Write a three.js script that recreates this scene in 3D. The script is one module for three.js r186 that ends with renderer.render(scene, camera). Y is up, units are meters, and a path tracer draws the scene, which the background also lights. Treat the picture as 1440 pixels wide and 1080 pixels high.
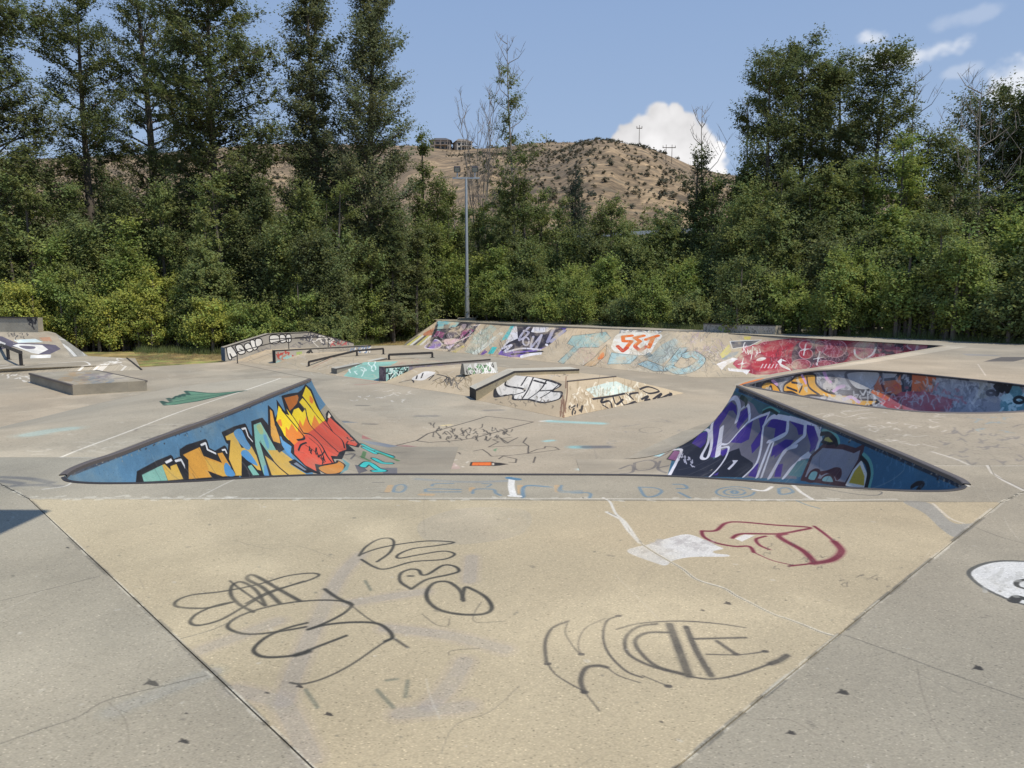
import * as THREE from 'three';
import { mergeGeometries } from 'three/addons/utils/BufferGeometryUtils.js';
import { RoundedBoxGeometry } from 'three/addons/geometries/RoundedBoxGeometry.js';

// ---------------------------------------------------------------- camera, sky, sun, exposure
const scene = new THREE.Scene();
const EYE = 1.5, PITCH = Math.atan(120 / 1000);                  // eye height above the deck; lens looks slightly down
const camera = new THREE.PerspectiveCamera(2 * Math.atan(0.54) * 180 / Math.PI, 4 / 3, 0.05, 3000);
camera.position.set(0, EYE, 0);
camera.rotation.x = -PITCH;
const renderer = new THREE.WebGLRenderer({ antialias: true });
renderer.toneMapping = THREE.LinearToneMapping;
renderer.toneMappingExposure = 1.0;
renderer.shadowMap.enabled = true;
const SUN_AZ = [0.86, 0.51], SUN_EL = 60 * Math.PI / 180;           // the sun stands high, to the right and behind the camera
const SUN = new THREE.Vector3(SUN_AZ[0] * Math.cos(SUN_EL), Math.sin(SUN_EL), SUN_AZ[1] * Math.cos(SUN_EL)).normalize();
const sun = new THREE.DirectionalLight(new THREE.Color().setRGB(1, 0.93, 0.81), 3.9);
sun.position.copy(SUN).multiplyScalar(120);
sun.target.position.set(0, 0, -20);
sun.position.add(sun.target.position);
sun.castShadow = true;
sun.shadow.mapSize.set(4096, 4096);
Object.assign(sun.shadow.camera, { left: -70, right: 70, top: 70, bottom: -70, near: 1, far: 300 });
scene.add(sun, sun.target);

// ---------------------------------------------------------------- helpers
const clamp = (x, a = 0, b = 1) => Math.min(b, Math.max(a, x)), lerp = (a, b, t) => a + (b - a) * t;
const sstep = (a, b, x) => { const t = clamp((x - a) / (b - a)); return t * t * (3 - 2 * t); };
function rng(seed) { let s = seed >>> 0; return () => { s = (s + 0x6D2B79F5) >>> 0; let t = s; t = Math.imul(t ^ (t >>> 15), t | 1); t ^= t + Math.imul(t ^ (t >>> 7), t | 61); return ((t ^ (t >>> 14)) >>> 0) / 4294967296; }; }
const V = (x, y, z) => new THREE.Vector3(x, y, z);
const cP = Math.cos(PITCH), sP = Math.sin(PITCH);
// a photo pixel (1440 x 1080) gives a direction from the eye
function ray(px, py) { const x = (px - 720) / 1000, y = -(py - 540) / 1000; return V(x, y * cP - sP, -y * sP - cP); }
const onY = (px, py, y = 0) => { const r = ray(px, py), t = (y - EYE) / r.y; return V(r.x * t, y, r.z * t); };       // where it meets level ground
const at = (px, py, d) => { const r = ray(px, py), t = d / -r.z; return V(r.x * t, EYE + r.y * t, r.z * t); };        // at a known distance
function proj(p) { const y = p.y - EYE, z = p.z, cy = y * cP - z * sP, cz = y * sP + z * cP; return [720 + 1000 * p.x / -cz, 540 - 1000 * cy / -cz]; }

const F = -1.3;                                                   // the sunken floor lies this far below the deck
const taken = {};
function numbered(name) { const n = taken[name] = (taken[name] ?? -1) + 1; return n ? name + '_' + String(n).padStart(3, '0') : name; }
function add(o, name, label, category, group, kind) {
  o.name = numbered(name); scene.add(o);
  if (label) o.userData.label = label;
  if (category) o.userData.category = category;
  if (group) o.userData.group = group;
  if (kind) o.userData.kind = kind;
  o.traverse((c) => { if (c.isMesh) { c.castShadow = true; c.receiveShadow = true; } });
  return o;
}
function part(parent, name, geometry, material, label) {
  const m = new THREE.Mesh(geometry, material); m.name = name; m.castShadow = m.receiveShadow = true;
  if (label) m.userData.label = label;
  parent.add(m); return m;
}
const group = (x = 0, y = 0, z = 0) => { const g = new THREE.Group(); g.position.set(x, y, z); return g; };
function geo(pos, idx, uv) {
  const g = new THREE.BufferGeometry();
  g.setAttribute('position', new THREE.Float32BufferAttribute(pos, 3));
  if (uv) g.setAttribute('uv', new THREE.Float32BufferAttribute(uv, 2));
  if (idx) g.setIndex(idx);
  g.computeVertexNormals(); return g;
}
// a point on a polyline / smooth curve by length, going straight on past its ends
function curveOf(pts, smooth = true) {
  let P = pts;
  if (smooth) P = new THREE.CatmullRomCurve3(pts, false, 'centripetal').getPoints(pts.length * 10);
  const L = [0]; for (let i = 1; i < P.length; i++) L.push(L[i - 1] + P[i].distanceTo(P[i - 1]));
  const total = L[L.length - 1];
  return { total, pts: P, at(s, out = V(0, 0, 0)) {
    let i = 1; while (i < L.length - 1 && L[i] < s) i++;
    const t = (s - L[i - 1]) / (L[i] - L[i - 1]); return out.lerpVectors(P[i - 1], P[i], t);
  } };
}
// a sheet: fn(a, b) with a, b in metres along it
function sheet(fn, W, H, nu, nv, flip = false) {
  const pos = [], uv = [], idx = [];
  for (let j = 0; j <= nv; j++) for (let i = 0; i <= nu; i++) { const p = fn(W * i / nu, H * j / nv); pos.push(p.x, p.y, p.z); uv.push(i / nu, 1 - j / nv); }
  for (let j = 0; j < nv; j++) for (let i = 0; i < nu; i++) { const a = j * (nu + 1) + i, b = a + 1, c = a + nu + 1, d = c + 1; flip ? idx.push(a, b, c, b, d, c) : idx.push(a, c, b, b, c, d); }
  return geo(pos, idx, uv);
}
// a tapered tube through points
function tube(pts, radii, sides = 6) {
  const pos = [], idx = [], up = V(0, 0, 0), t = V(0, 0, 0), n = V(0, 0, 0), b = V(0, 0, 0);
  for (let i = 0; i < pts.length; i++) {
    t.subVectors(pts[Math.min(i + 1, pts.length - 1)], pts[Math.max(i - 1, 0)]).normalize();
    if (!i) { up.set(Math.abs(t.y) > 0.9 ? 1 : 0, Math.abs(t.y) > 0.9 ? 0 : 1, 0); n.crossVectors(t, up).normalize(); } else n.addScaledVector(t, -n.dot(t)).normalize();
    b.crossVectors(t, n);
    const r = Array.isArray(radii) ? radii[i] : lerp(radii, radii * 0.3, i / (pts.length - 1));
    for (let k = 0; k < sides; k++) { const c = Math.cos(2 * Math.PI * k / sides) * r, s = Math.sin(2 * Math.PI * k / sides) * r; pos.push(pts[i].x + n.x * c + b.x * s, pts[i].y + n.y * c + b.y * s, pts[i].z + n.z * c + b.z * s); }
  }
  for (let i = 0; i < pts.length - 1; i++) for (let k = 0; k < sides; k++) { const a = i * sides + k, c = i * sides + (k + 1) % sides; idx.push(a, c, a + sides, c, c + sides, a + sides); }
  return { pos, idx };
}
function tubes(list) {
  const pos = [], idx = [];
  for (const t of list) { const o = pos.length / 3; for (const p of t.pos) pos.push(p); for (const k of t.idx) idx.push(k + o); }
  return geo(pos, idx);
}
function barBetween(a, b, w, h = w) {                              // a square bar from a to b
  const g = new THREE.BoxGeometry(w, h, a.distanceTo(b)), m = new THREE.Matrix4().lookAt(a, b, V(0, 1, 0));
  g.applyMatrix4(m.setPosition(a.clone().add(b).multiplyScalar(0.5))); return g;
}

// ---------------------------------------------------------------- noise
const NT = 512, tileNoise = (() => {
  const out = new Float32Array(NT * NT), R = rng(77);
  let amp = 0.5, tot = 0;
  for (const cells of [8, 16, 32, 64, 128, 256]) {
    const g = new Float32Array(cells * cells).map(() => R()), step = NT / cells;
    for (let y = 0; y < NT; y++) for (let x = 0; x < NT; x++) {
      const fx = x / step, fy = y / step, ix = fx | 0, iy = fy | 0; let u = fx - ix, v = fy - iy; u = u * u * (3 - 2 * u); v = v * v * (3 - 2 * v);
      const i1 = (ix + 1) % cells, j1 = (iy + 1) % cells;
      out[y * NT + x] += amp * lerp(lerp(g[iy * cells + ix], g[iy * cells + i1], u), lerp(g[j1 * cells + ix], g[j1 * cells + i1], u), v);
    }
    tot += amp; amp *= 0.6;
  }
  let s = 0, q = 0; for (const v of out) { s += v; q += v * v; }
  s /= out.length; const sd = Math.sqrt(q / out.length - s * s);
  return out.map((v) => (v - s) / sd);                             // mean 0, deviation 1
})();
function N(x, y) {                                                 // bilinear, repeats every 512 units
  const x0 = Math.floor(x), y0 = Math.floor(y), u = x - x0, v = y - y0, a = x0 & 511, b = (x0 + 1) & 511, c = (y0 & 511) * NT, d = ((y0 + 1) & 511) * NT;
  return lerp(lerp(tileNoise[c + a], tileNoise[c + b], u), lerp(tileNoise[d + a], tileNoise[d + b], u), v);
}

// ---------------------------------------------------------------- the sky: clear summer blue with a cumulus over the hill
{
  const W = 4096, H = 2048, data = new Float32Array(W * H * 4);
  const dirOf = (px, py) => ray(px, py).normalize();
  const puff = (list) => list.map(([px, py, r]) => { const d = dirOf(px, py); return { az: Math.atan2(d.x, -d.z), el: Math.asin(d.y), r: r / 1000 * Math.cos(Math.asin(d.y)) }; });
  const cumulus = puff([[936, 190, 36], [905, 188, 27], [882, 194, 20], [868, 200, 13], [922, 168, 22], [946, 163, 17], [962, 178, 22], [978, 205, 30], [1000, 224, 20], [1006, 212, 13], [985, 238, 36], [930, 216, 44], [893, 205, 20], [1002, 245, 20], [945, 240, 40]]);
  const wisps = [[1219, 56, 30, 12, 0.75], [1268, 84, 55, 11, 0.7], [1215, 82, 34, 13, 0.5], [1345, 102, 26, 7, 0.3], [1432, 122, 34, 20, 0.9], [1460, 116, 50, 24, 0.9], [1372, 20, 34, 9, 0.22], [1300, 74, 26, 7, 0.35], [1120, 110, 30, 8, 0.12], [1520, 80, 80, 26, 0.7], [-260, 160, 120, 40, 0.7], [1900, 200, 160, 50, 0.8]].map(([px, py, a, b, k]) => { const d = dirOf(px, py); return { az: Math.atan2(d.x, -d.z), el: Math.asin(d.y), a: a / 1000, b: b / 1000, k }; });
  for (let j = 0; j < H; j++) {
    const el = ((j + 0.5) / H - 0.5) * Math.PI, s = Math.max(0, Math.sin(el));
    const t = Math.pow(s, 0.6);
    for (let i = 0; i < W; i++) {
      let az = ((i + 0.5) / W - 0.25) * 2 * Math.PI; if (az > Math.PI) az -= 2 * Math.PI;
      let r = lerp(0.50, 0.095, t), g = lerp(0.635, 0.215, t), b = lerp(0.80, 0.52, t);
      if (el < 0) { r = 0.30; g = 0.30; b = 0.28; }
      else {
        const near = Math.max(0, Math.cos(az - 2.2)) * Math.cos(el); r += 0.05 * near; g += 0.05 * near; b += 0.05 * near;
        if (el < 0.75 && az > -1.2 && az < 1.3) {
          const nx = az * 900, ny = el * 900, w1 = N(nx * 0.35, ny * 0.35), w2 = N(nx * 0.35 + 90, ny * 0.35 + 50);
          let c = 0;
          for (const p of wisps) {
            const dx = (az - p.az) / p.a, dy = (el - p.el - 0.1 * (az - p.az)) / p.b; if (dx * dx + dy * dy > 4) continue;
            c = Math.max(c, p.k * sstep(0.15, 1.0, 1 - Math.sqrt(dx * dx + dy * dy) + 0.3 * w1 + 0.2 * N(nx * 1.3, ny * 2.2) + 0.08 * N(nx * 4, ny * 5)));
          }
          r = lerp(r, 0.86, c); g = lerp(g, 0.89, c); b = lerp(b, 0.95, c);
          if (az > 0.08 && az < 0.36 && el > 0.1) {
            const x = az + 0.0022 * w1 + 0.0024 * N(nx * 1.1, ny * 1.1) + 0.001 * N(nx * 3, ny * 3), y = el + 0.0022 * w2 + 0.0024 * N(nx * 1.1 + 40, ny * 1.1) + 0.001 * N(nx * 3 + 9, ny * 3);
            let best = -1;
            for (const p of cumulus) { const dx = (x - p.az) / p.r, dy = (y - p.el) / p.r; best = Math.max(best, 1 - Math.sqrt(dx * dx + dy * dy)); }
            if (best > -0.4) {
              const edge = best + 0.05 * N(nx * 2.1, ny * 2.1) + 0.06 * w2, al = sstep(-0.05, 0.2, edge), lump = N(nx * 0.8 + 30, ny * 0.8) + 0.6 * N(nx * 1.9, ny * 1.9 + 70), k = 0.82 + 0.055 * lump + 0.06 * sstep(0.05, 0.5, best);
              r = lerp(r, k, al); g = lerp(g, k * 0.985, al); b = lerp(b, k * 0.99, al);
            }
          }
        }
      }
      const o = (j * W + i) * 4; data[o] = r; data[o + 1] = g; data[o + 2] = b; data[o + 3] = 1;
    }
  }
  const t = new THREE.DataTexture(data, W, H, THREE.RGBAFormat, THREE.FloatType);
  t.mapping = THREE.EquirectangularReflectionMapping; t.magFilter = THREE.LinearFilter; t.minFilter = THREE.LinearFilter; t.wrapS = THREE.RepeatWrapping; t.needsUpdate = true;
  scene.background = t; scene.environment = t;
}

// ---------------------------------------------------------------- painted surfaces: a canvas laid out in metres along the surface
class Paint {
  constructor(w, h, W, H, fn, base) {
    Object.assign(this, { w, h, W, H, fn });
    this.canvas = document.createElement('canvas'); this.canvas.width = w; this.canvas.height = h;
    const c = this.c = this.canvas.getContext('2d');
    c.fillStyle = base; c.fillRect(0, 0, w, h); c.scale(w / W, h / H); c.lineCap = c.lineJoin = 'round';
  }
  inv(px, py, g) {                                                 // photo pixel -> metres along the surface
    let [a, b] = g ?? [this.W / 2, this.H / 2], best = 1e9, keep = [a, b];
    if (!g) for (let i = 0; i <= 24; i++) for (let j = 0; j <= 12; j++) { const [x, y] = proj(this.fn(this.W * i / 24, this.H * j / 12)), e = (x - px) ** 2 + (y - py) ** 2; if (e < best) { best = e; a = this.W * i / 24; b = this.H * j / 12; } }
    best = 1e9;
    for (let k = 0; k < 14; k++) {
      const [x, y] = proj(this.fn(a, b)), ex = px - x, ey = py - y, e = ex * ex + ey * ey; if (e < best) { best = e; keep = [a, b]; } if (e < 1e-4) break;
      const h = 0.004, [xa, ya] = proj(this.fn(a + h, b)), [xb, yb] = proj(this.fn(a, b + h));
      const A = (xa - x) / h, C = (ya - y) / h, B = (xb - x) / h, D = (yb - y) / h, det = A * D - B * C; if (Math.abs(det) < 1e-9) break;
      const lim = 1.5; a += clamp((ex * D - ey * B) / det, -lim, lim); b += clamp((A * ey - C * ex) / det, -lim, lim);
    }
    return keep;
  }
  path(pts, { close = false, smooth = true } = {}) {
    const P = [], n = pts.length, c = this.c;
    const g = (i) => close ? pts[(i + n) % n] : pts[clamp(i, 0, n - 1)];
    const segs = close ? n : n - 1;
    for (let i = 0; i < segs; i++) {
      const p0 = g(i - 1), p1 = g(i), p2 = g(i + 1), p3 = g(i + 2), m = smooth ? 7 : 4;
      for (let k = 0; k < m; k++) {
        const t = k / m, q = (j) => smooth ? 0.5 * (2 * p1[j] + (p2[j] - p0[j]) * t + (2 * p0[j] - 5 * p1[j] + 4 * p2[j] - p3[j]) * t * t + (3 * p1[j] - p0[j] - 3 * p2[j] + p3[j]) * t * t * t) : lerp(p1[j], p2[j], t);
        P.push([q(0), q(1)]);
      }
    }
    if (!close) P.push(pts[n - 1]);
    let guess = null;
    const M = P.map(([x, y]) => guess = this.inv(x, y, guess));
    c.beginPath(); M.forEach(([a, b], i) => i ? c.lineTo(a, b) : c.moveTo(a, b)); if (close) c.closePath();
    return M;
  }
  fill(col, pts, o = {}) { const c = this.c; this.path(pts, { close: true, smooth: o.smooth ?? false }); c.globalAlpha = o.a ?? 1; c.fillStyle = col; c.fill(); if (o.line) { c.strokeStyle = o.line; c.lineWidth = o.w ?? 0.03; c.stroke(); } c.globalAlpha = 1; return this; }
  line(col, w, pts, o = {}) {
    const c = this.c; this.path(pts, { close: o.close, smooth: o.smooth ?? true }); c.strokeStyle = col;
    if (o.soft) { c.globalAlpha = 0.25 * (o.a ?? 1); c.lineWidth = w * 1.9; c.stroke(); c.globalAlpha = 0.35 * (o.a ?? 1); c.lineWidth = w * 1.35; c.stroke(); }
    c.globalAlpha = o.a ?? 1; c.lineWidth = w; c.stroke(); c.globalAlpha = 1; return this;
  }
  // quick scribble of marks inside a photo box
  scribble(col, w, [x0, y0, x1, y1], n, seed, o = {}) {
    const R = rng(seed);
    for (let i = 0; i < n; i++) {
      const x = lerp(x0, x1, (i + R()) / n), y = lerp(y0, y1, R()), dx = (o.dx ?? 10), dy = (o.dy ?? 5);
      const p = [[x, y]]; for (let k = 0; k < (o.k ?? 3); k++) { const q = p[p.length - 1]; p.push([q[0] + (R() - 0.4) * dx, q[1] + (R() - 0.5) * dy * 2]); }
      this.line(col, w, p, o);
    }
    return this;
  }
  // grain, pores, blotches and worn flecks over everything, so that paint and concrete share one skin
  snap() { this.bare = this.c.getImageData(0, 0, this.w, this.h).data; return this; }
  finish({ wear = 0, stain = 0, grain = 0.05, blotch = 0.05, coarse = 0.05, chip = 0, chipCol = [168, 158, 140], seed = 1, pores = 0.004, aggregate = 0, streak = 0 } = {}) {
    const { w, h, c } = this, im = c.getImageData(0, 0, w, h), D = im.data, R = rng(seed * 991 + 3), mx = this.W / w, my = this.H / h;
    const o1 = seed * 37.7, o2 = seed * 91.3;
    for (let y = 0; y < h; y++) for (let x = 0; x < w; x++) {
      const i = (y * w + x) * 4, X = x * mx, Y = y * my;
      const n1 = N(X * 6 + o1, Y * 6 + o2), n2 = N(X * 55 + o2, Y * 55 + o1);
      let k = 1 + coarse * n1 * 0.6 + coarse * 0.6 * N(X * 1.3 + o2, Y * 1.3 + o2) + blotch * 0.6 * n2 + grain * (R() + R() - 1) * 1.5;
      if (streak) k += streak * N(X * 120 + o1, Y * 9 + o1);
      if (chip && N(X * 150 + o1, Y * 150 + o1) + 0.7 * n2 + 0.5 * n1 > chip) { const t = 0.75; for (let q = 0; q < 3; q++) D[i + q] = lerp(D[i + q], chipCol[q], t); }
      if (wear && this.bare) { const t = clamp(wear * (0.35 + 0.4 * n2 + 0.35 * N(X * 170 + o2, Y * 170 + o1) + 0.3 * (R() - 0.5))); for (let q = 0; q < 3; q++) D[i + q] = lerp(D[i + q], this.bare[i + q], t); }
      if (stain) k *= 1 - stain * sstep(0.5, 1.3, N(X * 2.6 + o2, Y * 2.6 + o1) + 0.35 * n2) + 0.6 * stain * sstep(0.8, 1.5, N(X * 4 + o1 * 3, Y * 4 + o2) + 0.35 * n2);
      const r = R(); if (r < pores) k *= 0.72; else if (r > 1 - aggregate) k *= 1.22;
      const warm = 1 + 0.012 * n1;
      D[i] = D[i] * k * warm; D[i + 1] = D[i + 1] * k; D[i + 2] = D[i + 2] * k / warm;
    }
    c.putImageData(im, 0, 0); return this;
  }
  texture() { const t = new THREE.CanvasTexture(this.canvas); t.colorSpace = THREE.SRGBColorSpace; t.anisotropy = 8; t.wrapS = t.wrapT = THREE.ClampToEdgeWrapping; return t; }
}
const bumpTile = (() => {
  const n = 512, d = new Uint8Array(n * n * 4), R = rng(5);
  for (let i = 0; i < n * n; i++) { const v = clamp(128 + 34 * tileNoise[i] + 60 * (R() - 0.5), 0, 255); d.set([v, v, v, 255], i * 4); }
  const t = new THREE.DataTexture(d, n, n); t.wrapS = t.wrapT = THREE.RepeatWrapping; t.magFilter = THREE.LinearFilter; t.needsUpdate = true; return t;
})();
function skin(paint, rough = 0.9, bump = 0.0025, tile = 0.6) {       // material of a painted surface; the bump tile keeps its size in metres
  const m = new THREE.MeshStandardMaterial({ map: paint.texture(), roughness: rough });
  const b = bumpTile.clone(); b.repeat.set(paint.W / tile, paint.H / tile); b.needsUpdate = true; m.bumpMap = b; m.bumpScale = bump; m.side = THREE.DoubleSide; return m;
}
// concrete colours, as sRGB paint for canvases
const GREY = '#9e9582', GREYB = '#a09683', TAN = '#b4a587', BANK = '#b1a288';
function plainConcrete(col, seed, tile = 3) { const p = new Paint(512, 512, tile, tile, () => V(0, 0, 0), col); p.finish({ grain: 0.07, blotch: 0.07, coarse: 0.02, seed, pores: 0.01 }); const m = skin(p, 0.9, 0.0025); m.map.wrapS = m.map.wrapT = THREE.RepeatWrapping; m.userData.tile = tile; return m; }
const M = {
  concrete: plainConcrete(GREYB, 3), rough: plainConcrete('#8f897b', 5),
  steel: new THREE.MeshStandardMaterial({ color: new THREE.Color().setRGB(0.055, 0.05, 0.05), roughness: 0.55, metalness: 0.35 }),
  worn: new THREE.MeshStandardMaterial({ color: new THREE.Color().setRGB(0.15, 0.13, 0.12), roughness: 0.6, metalness: 0.3 }),
  galv: new THREE.MeshStandardMaterial({ color: new THREE.Color().setRGB(0.42, 0.45, 0.47), roughness: 0.5, metalness: 0.5 }),
};
function boxUV(g, tile = 3) {                                        // uv in metres by the way each face points
  const q = g.index ? g.toNonIndexed() : g; q.computeVertexNormals();
  const p = q.attributes.position, n = q.attributes.normal, uv = [];
  for (let i = 0; i < p.count; i++) { const ax = Math.abs(n.getX(i)), ay = Math.abs(n.getY(i)), az = Math.abs(n.getZ(i)); const [u, v] = ay >= ax && ay >= az ? [p.getX(i), p.getZ(i)] : ax >= az ? [p.getZ(i), p.getY(i)] : [p.getX(i), p.getY(i)]; uv.push(u / tile, v / tile); }
  q.setAttribute('uv', new THREE.Float32BufferAttribute(uv, 2)); return q;
}

// ================================================================ the park: deck slabs, pocket, bowl, banks
// ---- outlines read off the photograph, all at deck level
const px0 = (list, y = 0) => list.map(([a, b]) => onY(a, b, y));
const lipL = curveOf(px0([[88, 672], [100, 662], [125, 651], [165, 638], [225, 615], [300, 588], [370, 560], [437, 533]]));
const lipR = curveOf(px0([[1358, 684], [1350, 676], [1320, 662], [1260, 636], [1180, 603], [1100, 569.5], [1060, 552.5], [1036, 542.5]]));
const frontEdge = curveOf(px0([[88, 672], [95, 677], [125, 680], [200, 680], [280, 677], [360, 672], [430, 669], [520, 668], [720, 668], [900, 669], [960, 671], [1040, 676], [1120, 682], [1200, 687], [1280, 691], [1330, 691], [1352, 688], [1358, 684]]));
const until = (c, test) => c.pts.filter(test);
const wl1 = onY(40, 701), wl0 = onY(440, 1080), wr1 = onY(1408, 706), wr0 = onY(950, 1080);
const cross2 = (a, b, c, d) => { const x1 = b.x - a.x, z1 = b.z - a.z, x2 = d.x - c.x, z2 = d.z - c.z, t = ((c.x - a.x) * z2 - (c.z - a.z) * x2) / (x1 * z2 - z1 * x2); return V(a.x + x1 * t, 0, a.z + z1 * t); };
const apex = cross2(wl1, wl0, wr1, wr0);
const toX = (a, b, x) => { const t = (x - a.x) / (b.x - a.x); return V(x, 0, a.z + (b.z - a.z) * t); };
const dSplitL = -onY(152, 643).z, dSplitR = -onY(1290, 654).z;
const toD = (a, b, d) => { const t = (d + a.z) / (a.z - b.z); return V(a.x + (b.x - a.x) * t, 0, -d); };
const plx = toD(wl1, onY(0, 680), dSplitL), prx = toD(wr1, onY(1440, 691), dSplitR);

// near deck canvas: metres across x and away from the camera
const PD = new Paint(2048, 2048, 12.4, 7.4, (a, b) => V(-6.2 + a, 0, -(7.8 - b)), GREY);
function slabGeo(poly, uvOf, { holes = [], thick = 0.12, gap = 0.0035, y = 0 } = {}) {
  let P = poly.map((p) => new THREE.Vector2(p.x, -p.z));
  if (THREE.ShapeUtils.area(P) < 0) P.reverse();
  const inset = (P, s) => P.map((p, i) => {
    const a = P[(i + P.length - 1) % P.length], b = P[(i + 1) % P.length], e1 = p.clone().sub(a).normalize(), e2 = b.clone().sub(p).normalize();
    const n = new THREE.Vector2(-(e1.y + e2.y), e1.x + e2.x).normalize(); return p.clone().addScaledVector(n, s * Math.min(3, 1 / Math.max(0.2, n.dot(new THREE.Vector2(-e1.y, e1.x)))));
  });
  if (gap) P = inset(P, gap);
  const H = holes.map((h) => { const q = h.map((p) => new THREE.Vector2(p.x, -p.z)); if (THREE.ShapeUtils.area(q) > 0) q.reverse(); return q; });
  const all = [...P, ...H.flat()], faces = THREE.ShapeUtils.triangulateShape(P, H), pos = [], uv = [], idx = [];
  for (const p of all) { pos.push(p.x, y, -p.y); uv.push(...uvOf(p.x, -p.y)); }
  for (const f of faces) idx.push(...f);
  const ring = (R) => { for (let i = 0; i < R.length; i++) { const a = R[i], b = R[(i + 1) % R.length], o = pos.length / 3; pos.push(a.x, y, -a.y, b.x, y, -b.y, a.x, y - thick, -a.y, b.x, y - thick, -b.y); for (const q of [a, b, a, b]) uv.push(...uvOf(q.x, -q.y)); idx.push(o, o + 2, o + 1, o + 1, o + 2, o + 3); } };
  ring(P); H.forEach(ring);
  return geo(pos, idx, uv).toNonIndexed();
}
const flatN = (g) => { const q = g.index ? g.toNonIndexed() : g; q.computeVertexNormals(); return q; };
const uvPD = (x, z) => [(x + 6.2) / 12.4, 1 - (7.8 + z) / 7.4];
const matPD = skin(PD, 0.92, 0.003, 0.5);
const lipLnear = lipL.pts.filter((p) => -p.z < dSplitL), lipRnear = lipR.pts.filter((p) => -p.z < dSplitR);
const lipLfar = lipL.pts.filter((p) => -p.z >= dSplitL), lipRfar = lipR.pts.filter((p) => -p.z >= dSplitR);
const crossing = (c, d) => { for (let i = 1; i < c.pts.length; i++) if (-c.pts[i].z >= d) { const p = c.pts[i - 1], q = c.pts[i]; return p.clone().lerp(q, (d + p.z) / (p.z - q.z)); } }, splitL = crossing(lipL, dSplitL), splitR = crossing(lipR, dSplitR);
const stripPoly = [wl1, plx, splitL, ...lipLnear.slice().reverse(), ...frontEdge.pts.slice(1, -1), ...lipRnear, splitR, prx, wr1];
const deck = group();
part(deck, 'slab', flatN(slabGeo([wl1, wr1, apex], uvPD)), matPD, 'tan weathered concrete wedge with spray painted tags');
part(deck, 'slab', flatN(slabGeo([wl1, apex, V(apex.x, 0, 4), V(-9, 0, 4), V(-9, 0, -dSplitL), plx], uvPD)), matPD);
part(deck, 'slab', flatN(slabGeo([wr1, prx, V(12, 0, -dSplitR), V(12, 0, 4), V(apex.x, 0, 4), apex], uvPD)), matPD);
part(deck, 'slab', flatN(slabGeo(stripPoly, uvPD, { gap: 0.003 })), matPD, 'grey concrete lip strip lettered DEATH DROP');

{ // dirt packed into the joints
  const dirt = new THREE.MeshStandardMaterial({ color: new THREE.Color().setRGB(0.17, 0.15, 0.115), roughness: 1 });
  for (const [a, b] of [[wl1, apex], [wr1, apex], [wl1, wr1], [wl1, plx], [wr1, prx], [plx, V(-9, 0, -dSplitL)], [prx, V(12, 0, -dSplitR)]]) part(deck, 'joint_filler', barBetween(V(a.x, -0.026, a.z), V(b.x, -0.0261, b.z), 0.05, 0.04), dirt);
}
// ---- the pocket: two curved side walls and the drop under the front lip
const RQ = 2.0, TH = Math.acos(1 + F / RQ), RUN = RQ * Math.sin(TH), ARC = RQ * TH;
const quarter = (lip, nx, nz) => (a, b) => { const p = lip.at(a), f = TH * (1 - b / ARC), k = RUN - RQ * Math.sin(f); p.x += nx * k; p.z += nz * k; p.y = F + 0.004 + RQ * (1 - Math.cos(f)) - (b < 1e-6 ? 0.004 : 0); return p; };
const fnL = quarter(lipL, 1, 0), fnR = quarter(lipR, -1, 0);
const PL = new Paint(1400, 512, lipL.total, ARC + 0.9, (a, b) => { if (b <= ARC) return fnL(a, b); const p = fnL(a, ARC); p.x += b - ARC; return p; }, '#4a7496');
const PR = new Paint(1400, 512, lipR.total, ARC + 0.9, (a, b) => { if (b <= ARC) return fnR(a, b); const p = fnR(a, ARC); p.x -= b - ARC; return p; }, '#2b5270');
function coping(parent, lip, side, w = 0.07, name = 'coping', mat = M.worn) {     // worn steel edge let into the lip
  const pts = lip.pts.map((p) => p.clone()), pos = [], idx = [];
  pts.forEach((p, i) => {
    const t = pts[Math.min(i + 1, pts.length - 1)].clone().sub(pts[Math.max(i - 1, 0)]).setY(0).normalize(), n = V(-t.z * side, 0, t.x * side);
    for (const [o, y] of [[0.012, -0.05], [0.012, 0.004], [0.004, 0.009], [-w, 0.009], [-w - 0.004, 0.0]]) pos.push(p.x + n.x * o, y, p.z + n.z * o);
    if (i) for (let k = 0; k < 4; k++) { const a = (i - 1) * 5 + k, b = i * 5 + k; idx.push(a, b, a + 1, b, b + 1, a + 1); }
  });
  return part(parent, name, flatN(geo(pos, idx)), mat);
}
function capGeo(fn, a, corner) {                                     // closes the far end of a curved wall
  const pos = [corner.x, corner.y, corner.z], idx = []; for (let i = 0; i <= 16; i++) { const p = fn(a, ARC * i / 16); pos.push(p.x, p.y, p.z); if (i) idx.push(0, i, i + 1); } return flatN(geo(pos, idx));
}
const wallL = group(); const matPL = skin(PL, 0.82, 0.0015, 0.6);
part(wallL, 'riding_surface', sheet(PL.fn, PL.W, PL.H, 80, 30), matPL);
coping(wallL, { pts: lipL.pts.slice(4) }, 1, 0.045);
{ const e = lipL.at(lipL.total); part(wallL, 'end_wall', boxUV(capGeo(fnL, lipL.total, V(e.x, F, e.z))), M.concrete); }
add(wallL, 'quarter_pipe', 'curved blue wall with yellow letters and red flame graffiti', 'ramp');
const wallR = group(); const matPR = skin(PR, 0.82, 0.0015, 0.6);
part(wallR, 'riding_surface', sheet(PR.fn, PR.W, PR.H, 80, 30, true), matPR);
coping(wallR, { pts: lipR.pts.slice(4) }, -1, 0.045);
{ const e = lipR.at(lipR.total); part(wallR, 'end_wall', boxUV(capGeo(fnR, lipR.total, V(e.x, F, e.z))), M.concrete); }
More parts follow.
